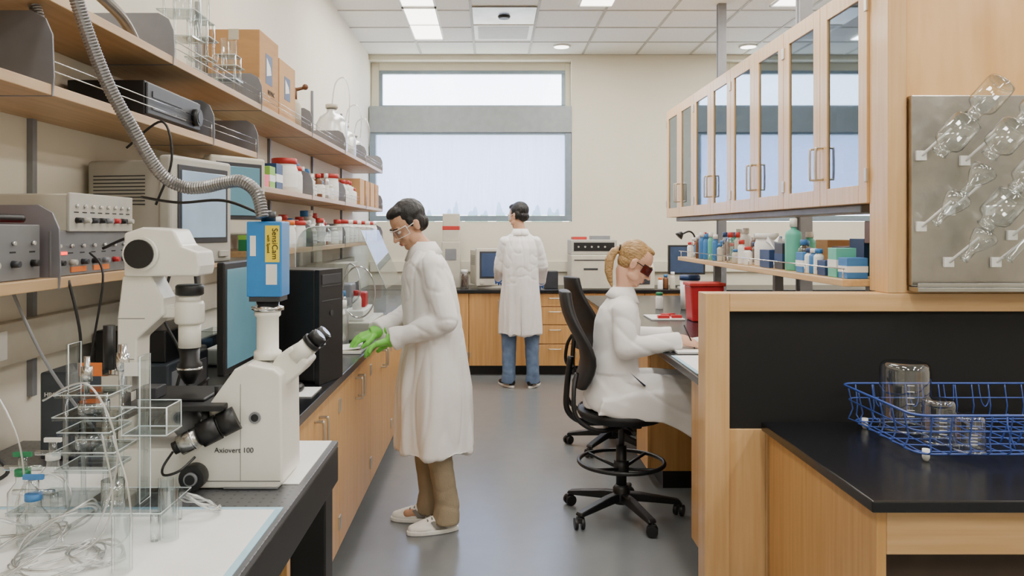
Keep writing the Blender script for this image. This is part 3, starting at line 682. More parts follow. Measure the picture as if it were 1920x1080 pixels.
make(B(CHROME).lathe([(.03,.415),(.036,.418),(.036,.428),(.028,.43),(.028,.44)],(.10,0,0)),'port_clamp',mc)
make(B(CHROME).cyl((.06,-.0,.423),(.14,0,.423),.005,n=8),'clamp_screw',mc)
d=V((.085,0,.075)).normalized()
make(B(SCOPE).prism([(.10,.25),(.155,.235),(.195,.27),(.215,.295),(.17,.335),(.135,.31)],'y',-.05,.05),'binocular_head',mc,.008,seg=3)
for yy in (-.032,.032):
    p=V((.175,yy,.304)); make(B(SCOPE).cyl(p,p+d*.05,.024,.022),'eyepiece_tube',mc)
    make(B(BLACK).cyl(p+d*.05,p+d*.062,.025).cyl(p+d*.062,p+d*.085,.021,.019).m(CHROME).cyl(p+d*.085,p+d*.087,.014),'eyepiece',mc)
p=V((.045,-.10,.168)); d2=V((-.88,-.22,-.42)).normalized()
bb=B(BLACK)
for a,b_,r in ((-.01,.03,.029),(.03,.036,.026),(.036,.08,.030)): bb.cyl(p+d2*a,p+d2*b_,r)
bb.m(STEEL).cyl(p+d2*.08,p+d2*.13,.024).m(CHROME).cyl(p+d2*.095,p+d2*.10,.0255).m(BLACK).cyl(p+d2*.13,p+d2*.145,.015)
make(bb,'side_camera_tube',mc)
for s in (-1,1): make(B(BLACK).cyl((-.045,s*.09,.034),(-.045,s*.125,.034),.03).m(GREY).cyl((-.045,s*.125,.034),(-.045,s*.133,.034),.016).m(BLACK).cyl((-.045,s*.133,.034),(-.045,s*.135,.034),.012),'focus_knob',mc,.002)
make(B(GREY).cyl((.095,-.09,.17),(.095,-.094,.17),.014).m(BLACK).cyl((.095,-.094,.17),(.095,-.0945,.17),.009),'filter_port',mc)
text('Axiovert 100',.0175,INKG,Mx((.045,-.0915,.092),R(90)),mc)
make(B(BLACK).tube(spl([(-.085,-.13,.10),(-.10,-.15,.07),(-.085,-.18,.06),(-.05,-.18,.07),(-.03,-.14,.09)],8),.003,8),'cable',mc)
cam=thing('microscope_camera','bright blue box-shaped scientific camera with yellow label','camera',(-.558,2.0,1.357))
make(B(BLUE).box(-.043,.043,-.04,.04,0,.185),'housing',cam,.003)
make(B(YELLOW).box(.003,.038,-.0412,-.04,.085,.175),'yellow_label',cam)
for q in ((-.034,-.02,.1,.15),(.005,.032,.03,.08)): make(B(WHITE).box(q[0],q[1],-.0412,-.04,q[2],q[3]),'white_label',cam)
RT=Matrix.Rotation(R(90),4,'X')@Matrix.Rotation(R(-90),4,'Z')
text('SensiCam',.0195,INK,Mx((.0265,-.0418,.13))@RT,cam)
text('with Speed',.010,INK,Mx((.011,-.0418,.13))@RT,cam)
make(B(DGREY).box(-.038,.038,-.036,.036,-.012,0),'mount_flange',cam); make(B(BLACK).cyl((-.0,0,.185),(-.0,0,.21),.018),'hose_connector',cam)
e=thing('micromanipulator','steel micrometer manipulator standing by the microscope stage','manipulator',(-.865,1.83,.903))
make(B(STEEL).box(-.04,.04,-.04,.04,0,.012).cyl((0,0,.012),(0,0,.3),.01),'post',e,.002)
make(B(STEEL).box(-.03,.03,-.025,.025,.21,.25).box(-.02,.05,-.02,.02,.25,.29),'slide_block',e,.003)
make(B(CHROME).cyl((.03,-.02,.25),(.03,-.02,.36),.009).cyl((.03,-.02,.3),(.03,-.02,.34),.014).m(BLACK).cyl((-.01,0,.3),(-.01,0,.40),.013),'micrometer',e)
make(B(ORANGE).box(-.06,-.01,-.035,-.033,.29,.32),'tag',e); make(B(WHITE).box(.04,.075,-.035,-.033,.29,.32),'tag',e)
e=thing('lamp_power_box','dark grey lamp power supply box with white lettering','power supply',(-1.17,2.18,.903))
make(B(SLATE).box(-.045,.045,-.03,.13,.0,.235),'case',e,.006)
text('HBO 100',.0165,WHITE,Mx((.0,-.0315,.175),R(90)),e)

# ---------------------------------------------------------------- acrylic rig
e=thing('acrylic_chamber_stand','clear acrylic perfusion stand with stacked plates','laboratory stand',(-.765,1.65,.903))
def pl(x0,x1,y0,y1,z0,z1,n='plate'):
    bb=B(ACRYL).box(x0,x1,y0,y1,z0,z1).m(EDGE)  # pale outline stands in for light caught by the plate edges
    if z1-z0<.02: bb.tube([(x0,y0,z1),(x1,y0,z1),(x1,y1,z1),(x0,y1,z1)],.0013,6,closed=True)
    elif x1-x0<.02: bb.tube([(x1,y0,z0),(x1,y1,z0),(x1,y1,z1),(x1,y0,z1)],.0013,6,closed=True)
    else: bb.tube([(x0,y0,z0),(x1,y0,z0),(x1,y0,z1),(x0,y0,z1)],.0013,6,closed=True)
    make(bb,n,e)
pl(-.19,.115,-.08,.08,.055,.061,'base_plate')
for x,y in ((-.17,-.06),(.095,-.06),(-.17,.06),(.095,.06)): make(B(GLASS2).cyl((x,y,.0),(x,y,.055),.008,n=14),'post',e)
for z_,a,b_ in ((.13,-.11,.0),(.165,-.115,.01),(.205,-.105,-.0),(.235,-.115,.01),(.28,-.11,.0)): pl(a,b_,-.05,.05,z_,z_+.007)
for x,y in ((-.095,-.035),(-.015,-.035),(-.095,.035),(-.015,.035)): make(B(GLASS2).cyl((x,y,.061),(x,y,.29),.005,n=12),'post',e)
pl(.045,.050,-.025,.025,.061,.36,'upright'); pl(-.10,-.095,-.025,.025,.287,.385,'upright')
for q in ((.02,.11,-.04,.04,.20,.204),(.02,.11,-.04,-.037,.204,.26),(.02,.11,.037,.04,.204,.26),(.107,.11,-.037,.037,.204,.26)): pl(*q,'tray')
make(B(GLASS2).cyl((-.055,0,.172),(-.055,0,.204),.035),'chamber',e)
make(B(GLASS2).cyl((-.055,0,.242),(-.055,0,.265),.03),'chamber',e)
make(B(GLASS2).cyl((.01,-.055,.061),(.01,-.055,.12),.022),'chamber',e)
make(B(STEEL).cyl((-.06,-.02,.286),(-.06,-.02,.36),.006).cyl((-.06,-.02,.31),(-.06,-.02,.34),.011),'valve_stem',e)
for x,y,h,lab in ((-.645,1.60,.10,'short clear acrylic cylinder standing on the pad'),(-.69,1.70,.09,'clear acrylic cylinder beside the stand'),(-.67,1.45,.10,'clear acrylic cylinder at the table edge')):
    o=B(GLASS2); o.open=1; make(o.lathe([(.018,0),(.018,h)],n=24).lathe([(.013,.004),(.013,h)],n=24),'acrylic_cylinder',loc=(x,y,.903),label=lab,cat='cylinder',group='acrylic cylinders')
random.seed(3)
for k_,(cx,cy,r0,zz,n,tilt) in enumerate(((-.80,1.48,.075,.908,5,.0),(-.88,1.48,.085,.92,4,.03),(-.84,1.56,.065,.94,4,.05),(-.96,1.56,.06,.93,3,.04),(-.63,1.73,.04,.93,4,.02),(-.74,1.50,.05,.912,4,.005),(-.93,1.66,.05,.95,3,.05))):
    pts=[]; m_=n*9
    for i in range(m_):
        a=2*pi*i/9; rr=r0*random.uniform(.85,1.12); pts.append((cx+rr*math.cos(a),cy+rr*math.sin(a)*.9,max(.906,zz+random.uniform(-.004,.012)+tilt*math.sin(a+k_))))
    make(B(TUBING).tube(spl(pts,4),.002,7),'tubing_coil',label='loose coil of thin clear plastic tubing on the pad',cat='tubing',group='coils of clear tubing')
for pts in ([(-1.12,1.65,1.25),(-1.05,1.65,1.22),(-.96,1.62,1.1),(-.93,1.6,.95),(-.90,1.55,.91)],[(-1.2,1.7,1.2),(-1.1,1.7,1.12),(-1.03,1.6,1.0),(-.95,1.55,.91)],[(-.87,1.55,1.19),(-.78,1.55,1.22),(-.72,1.54,1.08),(-.76,1.50,.91)],[(-.74,1.56,1.12),(-.70,1.54,1.02),(-.70,1.53,.93),(-.78,1.48,.908)],[(-.76,1.56,1.12),(-.73,1.54,1.0),(-.75,1.5,.93),(-.84,1.45,.908)]):
    make(B(TUBING).tube(spl(pts,8),.002,7),'tubing_line',label='thin clear plastic tube running to the acrylic stand',cat='tubing',group='clear tubing lines')
def stopcock(x,y,z,m,lab):
    e=thing('stopcock_bottle',lab,'glassware',(x,y,z))
    bb=B(GLASS2); bb.open=1; make(bb.lathe([(.028,0),(.03,.004),(.03,.05),(.014,.07),(.014,.085)],n=20),'bottle',e)
    make(B(GLASS2).cyl((-.04,0,.1),(.04,0,.1),.006,n=10).cyl((0,0,.085),(0,0,.125),.009,n=12),'glass_arm',e)
    make(B(m).cyl((0,0,.085),(0,0,.098),.016),'collar_ring',e); make(B(m).box(-.02,.02,-.004,.004,.125,.135),'valve',e,.001)
stopcock(-1.02,1.74,.903,GREEND,'small glass bottle with green stopcock'); stopcock(-.905,1.58,.903,BLUEB,'small glass bottle with blue stopcock'); stopcock(-1.02,1.86,.903,WHITE,'small glass bottle with clear stopcock')

# ---------------------------------------------------------------- monitor, tower, mouse
e=thing('computer_monitor','black flat computer monitor with teal screen','monitor',(-.905,2.92,.901),rz=R(-1))
make(B(BLACK).box(-.10,.08,-.1,.1,0,.015).box(-.045,-.02,-.03,.03,.015,.3),'stand',e,.004)
make(B(BLACK).box(-.028,0,-.20,.20,.12,.51),'bezel',e,.006); make(B(MONO).box(0,.0015,-.175,.175,.145,.485),'screen',e)
e=thing('desktop_computer','black desktop computer tower on the worktop','computer',(-.69,3.2,.901),rz=R(-17))
make(B(BLACK).box(-.42,-.02,.0,.2,.01,.46),'case',e,.006)
make(B(BLACK).box(-.02,0,.0,.2,.0,.46).m(DGREY).box(0,.002,.02,.18,.33,.335).box(0,.002,.02,.18,.39,.395).box(0,.003,.02,.18,.40,.44),'front_panel',e,.006)
make(B(DGREY).cyl((0,.1,.28),(.004,.1,.28),.012),'power_button',e)
e=thing('computer_mouse','black computer mouse on a white mouse pad','mouse',(-.75,3.07,.905)); make(B(BLACK).ball((0,0,.012),(.03,.05,.02),16),'shell',e)
make(B(PAPER).box(-.09,.09,-.09,.09,0,.003),'mouse_pad',loc=(-.76,3.06,.901),label='thin white mouse pad on the black worktop',cat='mouse pad')

# ---------------------------------------------------------------- hood
e=thing('acrylic_hood','clear acrylic splash hood with curved top over an instrument','hood',(-.78,4.75,.901))
prof=[(-.3,0),(-.3,.5)]+[(-.2-.1*math.cos(a),.5+.14*math.sin(a)) for a in [pi/10*i for i in range(1,6)]]+[(.0,.64),(.06,.62),(.20,.30)]
bb=B(ACRYL); n=len(prof)
vs=[(p[0],-.35,p[1]) for p in prof]+[(p[0],.35,p[1]) for p in prof]
bb.add(vs,[(i,i+1,i+1+n,i+n) for i in range(n-1)])
make(bb,'shell',e)
for y in (-.35,.35): make(B(ACRYL).prism(prof+[(.20,0)],'y',y-.002,y+.002),'side_panel',e)
make(B(EDGE).tube([(p[0],-.35,p[1]) for p in prof],.003,6),'edge_highlight',e)  # pale tube painting in the bright front edge of the hood
make(B(CHROME).tube(spl([(.05+.09*math.cos(a),-.36,.28+.14*math.sin(a)) for a in [2*pi/10*i for i in range(10)]],4,True),.004,6,closed=True),'glove_port_ring',e)
e=thing('analysis_instrument','pale instrument deck with trays inside the acrylic hood','instrument',(-.78,4.75,.903))
make(B(BEIGE).box(-.25,.1,-.28,.28,0,.10).m(WHITE).box(-.2,.05,-.2,.2,.1,.16),'base',e,.006)
for i,(x,y) in enumerate(((0,-.12),(-.08,-.15),(-.16,-.1))): make(B([WHITE,TUBING,BEIGE][i]).lathe([(.026,.16),(.026,.22),(.018,.24)],(x,y,0)).m([RED,BLUEB,WHITE][i]).lathe([(.02,.24),(.02,.27)],(x,y,0)),'capped_vial',e)
make(B(GREY).box(-.15,-.05,-.02,.14,.16,.3),'turret',e,.01)
make(B(RED).box(-.03,.03,.0,.1,.16,.25),'red_block',e,.01)
make(B(TUBING).tube(spl([(-.1,0,.3),(-.05,-.1,.42),(.02,-.2,.38),(.03,-.22,.25),(-.05,-.2,.17)],8),.005,8),'tubing',e)
e=thing('sample_tray','white plastic sample tray with papers under the gloved hands','tray',(-.70,4.12,.901))
make(B(WHITE).box(-.12,.045,-.12,.12,0,.012).m(BEIGE).box(-.11,.035,-.11,.11,.012,.016),'tray',e,.003)
make(B(PAPER).at(Mx((0,0,.022),0,R(-6),R(5))).box(-.1,.03,-.1,.1,0,.004),'papers',e)

# ---------------------------------------------------------------- back bench items
e=crt(.03,8.5,.93,.38,.4,.4,'old beige computer monitor with dark screen on the window worktop',SCRD,BEIGE,rz=R(-75))
make(B(BEIGE).box(-.15,.15,-.1,.15,0,.028),'desktop_computer',loc=(-.0,8.6,.9005),label='flat beige desktop case under the old monitor',cat='computer',bevel=.004)
e=thing('laboratory_analyzer','large beige bench analyzer with black display strip','instrument',(1.07,8.68,.901))
make(B(BEIGE).box(-.23,.26,-.24,.22,.0,.36),'lower_case',e,.01); make(B(BEIGE2).box(-.23,.26,-.2,.22,.36,.52),'upper_case',e,.01)
make(B(BLACK).box(-.2,.23,-.204,-.2,.40,.49),'display_panel',e)
make(B(DGREY).box(-.2,.2,-.243,-.24,.30,.31).box(-.1,.05,-.243,-.24,.2,.22),'slot',e)
for i in range(5): make(B(BEIGE2).cyl((-.15+i*.07,-.204,.445),(-.15+i*.07,-.212,.445),.01),'knob',e)
make(B(REDL).box(-.2,-.05,-.1,.1,.521,.55),'accessory',e); make(B(GREY).box(.0,.2,-.1,.1,.521,.56),'accessory',e)
e=thing('bench_centrifuge','low beige bench instrument with sloping lid','instrument',(1.52,8.68,.901))
make(B(BEIGE).prism([(-.24,0),(.2,0),(.2,.34),(-.1,.34),(-.24,.2)],'x',-.16,.2),'case',e,.01)
make(B(DGREY).box(-.12,.15,-.244,-.24,.05,.13),'keypad',e)
e=thing('computer_monitor','black computer monitor on the window worktop','monitor',(2.12,8.72,.901))
make(B(BLACK).box(-.1,.1,-.08,.08,0,.015).box(-.03,.03,0,.04,.015,.2).box(-.2,.2,-.03,.02,.14,.46),'case',e,.005); make(B(SCRD).box(-.18,.18,-.032,-.03,.16,.44),'screen',e)
e=thing('keyboard','white computer keyboard on the window worktop','keyboard',(2.2,8.48,.901)); make(B(WHITE).box(-.22,.22,-.07,.07,0,.02).m(BEIGE2).box(-.2,.2,-.055,.055,.02,.026),'body',e,.003)
e=thing('tall_dispenser','tall cream dispenser with dark red band','instrument',(-.44,8.7,.901))
make(B(BEIGE).box(-.1,.1,-.1,.15,0,.5),'lower_case',e,.01); make(B(BEIGE).box(-.09,.09,-.08,.12,.5,.80).m(REDL).box(-.092,.092,-.082,.122,.62,.67),'upper_case',e,.008)
make(B(GREY).box(-.06,.06,-.104,-.1,.3,.42),'panel',e)
G5='bottles and boxes on the window worktop'; X5=' on the worktop'
jar(-.29,8.5,.901,.045,.2,'clear bottle with white cap',cat='bottle',name='reagent_bottle',body=GLASS2,lid=WHITE,group=G5); jar(-.30,8.85,.901,.04,.16,'amber bottle with white cap','bottle','reagent_bottle',BROWN,WHITE,G5)
carton(.45,8.55,.901,.14,.25,.12,BLACK,'black equipment case',group=G5,extra=X5); carton(.64,8.65,.901,.14,.2,.18,DGREY,'dark grey equipment box',group=G5)
for i in range(3): jar(1.78+.065*i,8.45+.04*(i%2),.901,.028,.12+.03*(i%3),'small bottle with coloured cap','bottle','reagent_bottle',[WHITE,BROWN,BEIGE][i%3],[ORANGE,BLUEB,WHITE][i%3],G5,.6)

# ---------------------------------------------------------------- island bench items
e=thing('sharps_container','red plastic sharps bin with lid','container',(1.46,5.5,.901))
make(B(RED).prism([(-.10,0),(.10,0),(.115,.24),(-.115,.24)],'y',-.09,.09),'bin',e,.008); make(B(REDL).box(-.122,.122,-.1,.1,.24,.262),'lid',e,.004)
e=thing('waste_tub','small white round tub with navy lid','tub',(1.56,6.3,.901)); make(B(WHITE).lathe([(.07,0),(.075,.23)]),'body',e); make(B(NAVY).lathe([(.08,.23),(.08,.26),(.07,.27)]),'lid',e)
e=thing('notebook','open white spiral notebook on the bench','notebook',(1.10,4.12,.901))
make(B(PAPER).box(-.17,.14,-.12,.12,0,.012).at(Mx((0,.0,.012),0,0,R(3))).box(-.16,.13,-.005,.115,0,.008),'pages',e,.002)
make(B(PAPER).tube(spl([(-.05,.09,.035),(.05,.10,.045),(.14,.10,.04)],6),.018,12),'rolled_page',e)
e=thing('bench_pad','white absorbent pad with pale blue edge on the bench','bench pad',(.885,3.45,.9005))
make(B(PAPER).box(.02,.4,0,.5,0,.002),'sheet',e); make(B(BLUEP).box(0,.02,0,.5,0,.0022),'edge',e)
e=thing('paper_tray','white paper tray holding red tubes','tray',(1.25,5.65,.901)); make(B(WHITE).box(-.15,.08,-.15,.15,0,.01),'tray',e,.002)
for q in ((-.1,-.02,-.12,-.08),(0,.07,-.1,-.06)): make(B(RED).box(*q,.011,.03),'tube_rack',e)
make(B(RED).cyl((-.05,.02,.02),(.05,.03,.02),.012),'tube',e)
jar(1.32,6.3,.901,.03,.13,'green capped tube bottle on the bench','bottle','reagent_bottle',WHITE,GREEND)
carton(1.72,5.15,.901,.2,.3,.12,DGREY,'dark equipment case on the bench',name='equipment_case'); carton(1.72,4.4,.901,.2,.3,.16,NAVY,'navy storage box on the bench',name='storage_box')
random.seed(5); G6='reagents on the bench shelf'; zz=1.311
for y,h,m_ in ((3.5,.09,BLUEB),(3.61,.13,TEAL),(3.73,.07,NAVY),(3.995,.10,BLUEB)): carton(1.58,y,zz,.09,.09,h,m_,'blue pipette tip box',name='tip_box',group=G6,band=random.choice([NAVY,WHITE]))
for y,b_,l_ in ((3.815,WHITE,BLUEB),(3.87,BLUEB,WHITE),(3.925,WHITE,NAVY)): jar(1.56,y,zz,.024,.12,'small squat bottle with cap','bottle','reagent_bottle',b_,l_,G6,.6)
for y,h,m_ in ((3.55,.15,GREEND),(3.75,.17,NAVY),(3.95,.13,BROWN),(4.15,.16,CARD)): carton(1.78,y,zz,.14,.15,h,m_,'dark storage box',name='storage_box',group=G6)
carton(1.78,3.55,zz+.151,.16,.2,.1,BROWN,'brown open box on storage boxes',name='storage_box',group=G6)
jar(1.58,4.19,zz,.042,.27,'tall mint-green squeeze bottle with pump','bottle','squeeze_bottle',TEAL,WHITE,G6,.35)
jar(1.6,4.1,zz,.03,.16,'clear bottle with blue cap','bottle','reagent_bottle',GLASS2,BLUEB,G6,.5)
carton(1.62,4.34,zz,.13,.12,.14,DGREY,'black carton with printed face',group=G6,band=NAVY)
e=thing('tissue_box','box of wipes with a tissue pulled up','tissue box',(1.6,4.52,zz),group=G6); make(B(NAVY).box(-.06,.06,-.08,.08,0,.1),'body',e,.002); bb=B(PAPER)
for i in range(9): a=i*.7; bb.add([(0,0,.1),(.05*math.cos(a),.05*math.sin(a),.15+.03*(i%2)),(.05*math.cos(a+.8),.05*math.sin(a+.8),.14)],[(0,1,2)])
make(bb,'tissue',e)
jar(1.62,4.71,zz,.07,.19,'large white plastic tub on the shelf','tub','storage_tub',WHITE,WHITE,G6,.9)
for i in range(26):
    y=4.83+i*.058; jar(1.545+.065*(i%2),y,zz,random.uniform(.018,.027),random.uniform(.08,.2),'small reagent bottle with coloured cap','bottle','reagent_bottle',random.choice([WHITE,GLASS2,BROWN,BLUEB,BEIGE,TEAL]),random.choice([BLUEB,REDL,WHITE,NAVY,BLUEB]),G6,.6)
for i in range(12):
    jar(1.76+.08*(i%2),4.5+i*.13,zz,random.uniform(.035,.05),random.uniform(.14,.24),'clear bottle with blue cap','bottle','reagent_bottle',random.choice([GLASS2,WHITE,TEAL,BROWN]),random.choice([BLUEB,WHITE]),G6,.5)
e=thing('desk_lamp','small black gooseneck lamp on the shelf','lamp',(1.62,6.38,zz)); make(B(BLACK).cyl((0,0,0),(0,0,.015),.04).tube(spl([(0,0,.01),(0,0,.15),(-.04,0,.2),(-.1,0,.18)],6),.007,8),'neck',e); make(B(BLACK).cyl((-.1,0,.19),(-.13,0,.16),.015,.035),'shade',e)

# ---------------------------------------------------------------- dish rack
rk=thing('dish_rack','blue coated wire dish rack with white feet','dish rack',(1.42,2.66,.7455))
W_,D_,Hh=.72,.50,.165
def rrect(x0,x1,y0,y1,z_,r=.05):
    p=[]
    for cx,cy,a0 in ((x1-r,y1-r,0),(x0+r,y1-r,90),(x0+r,y0+r,180),(x1-r,y0+r,270)):
        for i in range(5): a=R(a0+i*22.5); p.append((cx+r*math.cos(a),cy+r*math.sin(a),z_))
    return p
make(B(WIRE).tube(rrect(-.03,W_+.03,-.03,D_+.03,Hh),.0045,8,closed=True),'rim',rk)
bb=B(WIRE).tube(rrect(0,W_,0,D_,.03),.0035,8,closed=True).tube(rrect(-.018,W_+.018,-.018,D_+.018,.11),.0028,8,closed=True)
n=10
for i in range(n+1):
    x=.03+(W_-.06)*i/n
    bb.tube(spl([(x,-.03,Hh),(x,-.012,.08),(x,0,.03),(x,D_/2,.028),(x,D_,.03),(x,D_+.012,.08),(x,D_+.03,Hh)],3),.0027,6)
for i in range(6):
    y=.04+(D_-.08)*i/5
    bb.tube(spl([(-.03,y,Hh),(-.012,y,.08),(0,y,.03),(W_/2,y,.031),(W_,y,.03),(W_+.012,y,.08),(W_+.03,y,Hh)],3),.0027,6)
make(bb,'wire_basket',rk)
bb=B(WIRE)
for i in range(5):
    x=.36+i*.06; bb.tube(spl([(x,.06,.03),(x-.012,.08,.10),(x,.10,.14),(x+.012,.12,.10),(x,.14,.03)],4),.0028,6)
for i in range(4):
    x=.1+i*.14; bb.tube(spl([(x,D_+.03,Hh),(x+.005,D_+.02,.10),(x+.02,D_+.018,.075),(x+.035,D_+.02,.10),(x+.04,D_+.03,Hh)],4),.0025,6)
make(bb,'plate_divider',rk)
for x,y in ((.04,.03),(W_-.04,.03),(.04,D_-.03),(W_-.04,D_-.03)): make(B(WHITE).lathe([(.007,0),(.012,.01),(.012,.04)],(x,y,0),n=14),'foot',rk)
def beaker(x,y,z,r,h,lab):
    e=thing('glass_beaker',lab,'beaker',(x,y,z),group='glassware in the dish rack')
    prof=[(r,0),(r*1.0,h*.88),(r*.96,h*.95),(r*.85,h*.99),(r*.7,h),(.0001,h)]
    bb=B(GLASS2); bb.open=1; make(bb.lathe(prof,n=36),'body',e)
    make(B(GLASS2).tube([(r*math.cos(a),r*math.sin(a),.003) for a in [2*pi*i/28 for i in range(28)]],.004,8,closed=True),'rim',e)
    bb=B(WHITE)
    for i in range(6): bb.at(Mx((0,0,h*(.25+i*.09)),0,0,R(-105))).box(r+.0003,r+.0012,-.012,.012,0,.0025)
    make(bb,'graduation',e)
beaker(1.55,3.0,.778,.088,.25,'large inverted glass beaker drying in the rack')
beaker(1.57,2.81,.778,.055,.15,'medium inverted glass beaker in the rack'); beaker(1.61,2.70,.778,.05,.12,'small inverted glass beaker in the rack')

# ---------------------------------------------------------------- chair
def chair(loc,rz,lab):
    e=thing('lab_stool_chair',lab,'chair',loc,rz=rz,group='swivel drafting chairs')
    make(B(BLACK).lathe([(.04,.07),(.045,.09),(.045,.15),(.03,.17)]),'hub',e)
    for i in range(5):
        a=R(72*i+20); c,s_=math.cos(a),math.sin(a)
        M=Matrix.Rotation(a,4,'Z')
        make(B(BLACK).at(M).prism([(.03,.13),(.10,.125),(.31,.085),(.32,.07),(.30,.062),(.10,.08),(.03,.085)],'y',-.022,.022),'leg',e,.006)
        q=B(BLACK)
        M2=Matrix.Translation((.31*c,.31*s_,0))@Matrix.Rotation(a+1.0,4,'Z')
        q.at(M2).cyl((.0,-.026,.03),(0,-.008,.03),.029).cyl((0,.008,.03),(0,.026,.03),.029).cyl((0,0,.03),(0,0,.07),.008).box(-.02,.02,-.012,.012,.035,.062)
        make(q,'caster',e,.002)
    make(B(BLACK).cyl((0,0,.15),(0,0,.38),.028),'column_cover',e); make(B(DGREY).cyl((0,0,.38),(0,0,.5),.016),'gas_lift',e)
    bb=B(BLACK).tube([(.225*math.cos(2*pi*i/40),.225*math.sin(2*pi*i/40),.29) for i in range(40)],.011,10,closed=True)
    for i in range(4): a=R(90*i+45); bb.cyl((0,0,.25),(.22*math.cos(a),.22*math.sin(a),.29),.009,n=8)
    bb.cyl((0,0,.22),(0,0,.30),.04)
    make(bb,'foot_ring',e)
    make(B(BLACK).box(-.12,.12,-.09,.09,.49,.52),'seat_plate',e,.01)
    q=B(BLACKF)
    q.eloft([(0,0,.515,.17,.17),(0,0,.525,.225,.215),(0,0,.555,.24,.235),(0,0,.572,.235,.23),(0,0,.58,.19,.19)],36); make(q,'seat',e,.004)
    q=B(BLACKF); rings=[]
    for i in range(13):
        t_=i/12; z_=.70+.50*t_; hw=.15+.06*math.sin(pi*min(1,t_*1.1+.1))-.06*max(0,t_-.8)*5*.5; yb=-.215-.06*(t_-.3)**2*3+.03*math.sin(pi*t_*2)
        rings.append((z_,hw,yb))
    n=16;vs=[];fs=[]
    for z_,hw,yb in rings:
        for j in range(n):
            a=2*pi*j/n; xx=hw*math.copysign(abs(math.cos(a))**.6,math.cos(a)); yy=.03*math.copysign(abs(math.sin(a))**.8,math.sin(a))
            vs.append((xx,yb+yy+.35*xx*xx,z_))
    for i in range(len(rings)-1):
        for j in range(n): fs.append((i*n+j,i*n+(j+1)%n,(i+1)*n+(j+1)%n,(i+1)*n+j))
    fs.append(list(range(n))[::-1]); fs.append([(len(rings)-1)*n+j for j in range(n)])
    q.add(vs,fs,True); make(q,'backrest',e,.01)
    make(B(BLACK).tube(spl([(0,-.05,.50),(0,-.2,.50),(0,-.285,.56),(0,-.29,.68),(0,-.27,.85)],6),.016,10),'back_bar',e)
    for s_ in (-1,1): make(B(BLACK).tube(spl([(s_*.12,-.02,.505),(s_*.19,-.15,.50),(s_*.2,-.26,.57),(s_*.17,-.27,.70),(s_*.12,-.25,.78)],6),.012,10),'side_loop',e)
    make(B(BLACK).cyl((.05,0,.5),(.2,.03,.495),.006).cyl((.2,.03,.495),(.23,.03,.495),.011),'lever',e)
    return e
ch=chair((.69,4.26,0),R(-90),'black swivel drafting chair with foot ring occupied by the seated person')
dup(ch,(.84,5.6,0),R(-75),'empty black swivel drafting chair beside the island bench')

# ---------------------------------------------------------------- people
def hand(b,wr,d,up,side,curl=.4,g=0):
    y=V(d).normalized(); z_=V(up); z_=(z_-y*z_.dot(y)).normalized(); x=y.cross(z_)*side; wr=V(wr)
    P=lambda a,b2,c: wr+x*a+y*b2+z_*c
    F=[(.030,.085,.072,.14),(.0105,.092,.080,.04),(-.0105,.089,.074,-.06),(-.031,.080,.058,-.17)]
    for bx,by,L,a in F:
        b.chain([P(bx*.35,.01,0),P(bx,by,0)],[.017+g,.0125+g],10)
        q=[P(bx,by,0)]; ang=0; cur=V((bx,by,0)); rs=[.0098+g]
        for k,(fr,ca) in enumerate(((.42,.5),(.32,1.1),(.26,1.0))):
            ang+=curl*ca; cur=cur+V((math.sin(a)*math.cos(ang),math.cos(a)*math.cos(ang),-math.sin(ang)))*L*fr
            q.append(P(*cur)); rs.append([.009,.0085,.0072][k]+g)
        b.chain(q,rs,10)
    b.chain([P(.015,.015,-.004),P(.045,.042,-.012),P(.058,.07,-.02),P(.055,.095,-.03)],[.018+g,.013+g,.0108+g,.0088+g],10)
    for bx in (-.02,0,.02): b.chain([P(bx*.6,.02,-.002),P(bx,.075,-.003)],[.015+g,.013+g],10)
def HM(c,pitch,yaw=0): return Matrix.Translation(V(c))@Matrix.Rotation(yaw,4,'Z')@Matrix.Rotation(-pitch,4,'X')
def headparts(b,M,female=False):
    sv=b.M; b.at(sv@M)
    j=.92 if female else 1
    b.ball((0,-.012,.032),(.073,.093,.086),24)
    b.ball((0,.022,-.035),(.059*j,.065,.069),24)
    b.ball((0,.018,-.06),(.051*j,.059,.049),20)
    b.ball((0,.062,-.092),(.023*j,.019,.017)); b.ball((0,.048,-.087),(.035*j,.03,.02))
    b.chain([(0,.083,.012),(0,.095,-.012),(0,.104,-.03)],[.009,.009,.0115],12)
    b.ball((-.010,.092,-.034),.0075).ball((.010,.092,-.034),.0075)
    for s_ in (-1,1):
        b.ball((s_*.03,.073,.02),(.023,.013,.008)); b.ball((s_*.037,.062,-.03),(.022,.02,.018))
        b.ball((s_*.076,-.012,-.008),(.009,.018,.03)); b.ball((s_*.083,-.018,.004),(.006,.014,.018))
        b.ball((s_*.05,.02,-.062),(.017,.034,.024))
    b.ball((0,.083,-.057),(.02,.011,.006)); b.ball((0,.081,-.067),(.018,.011,.007))
    b.at(sv)
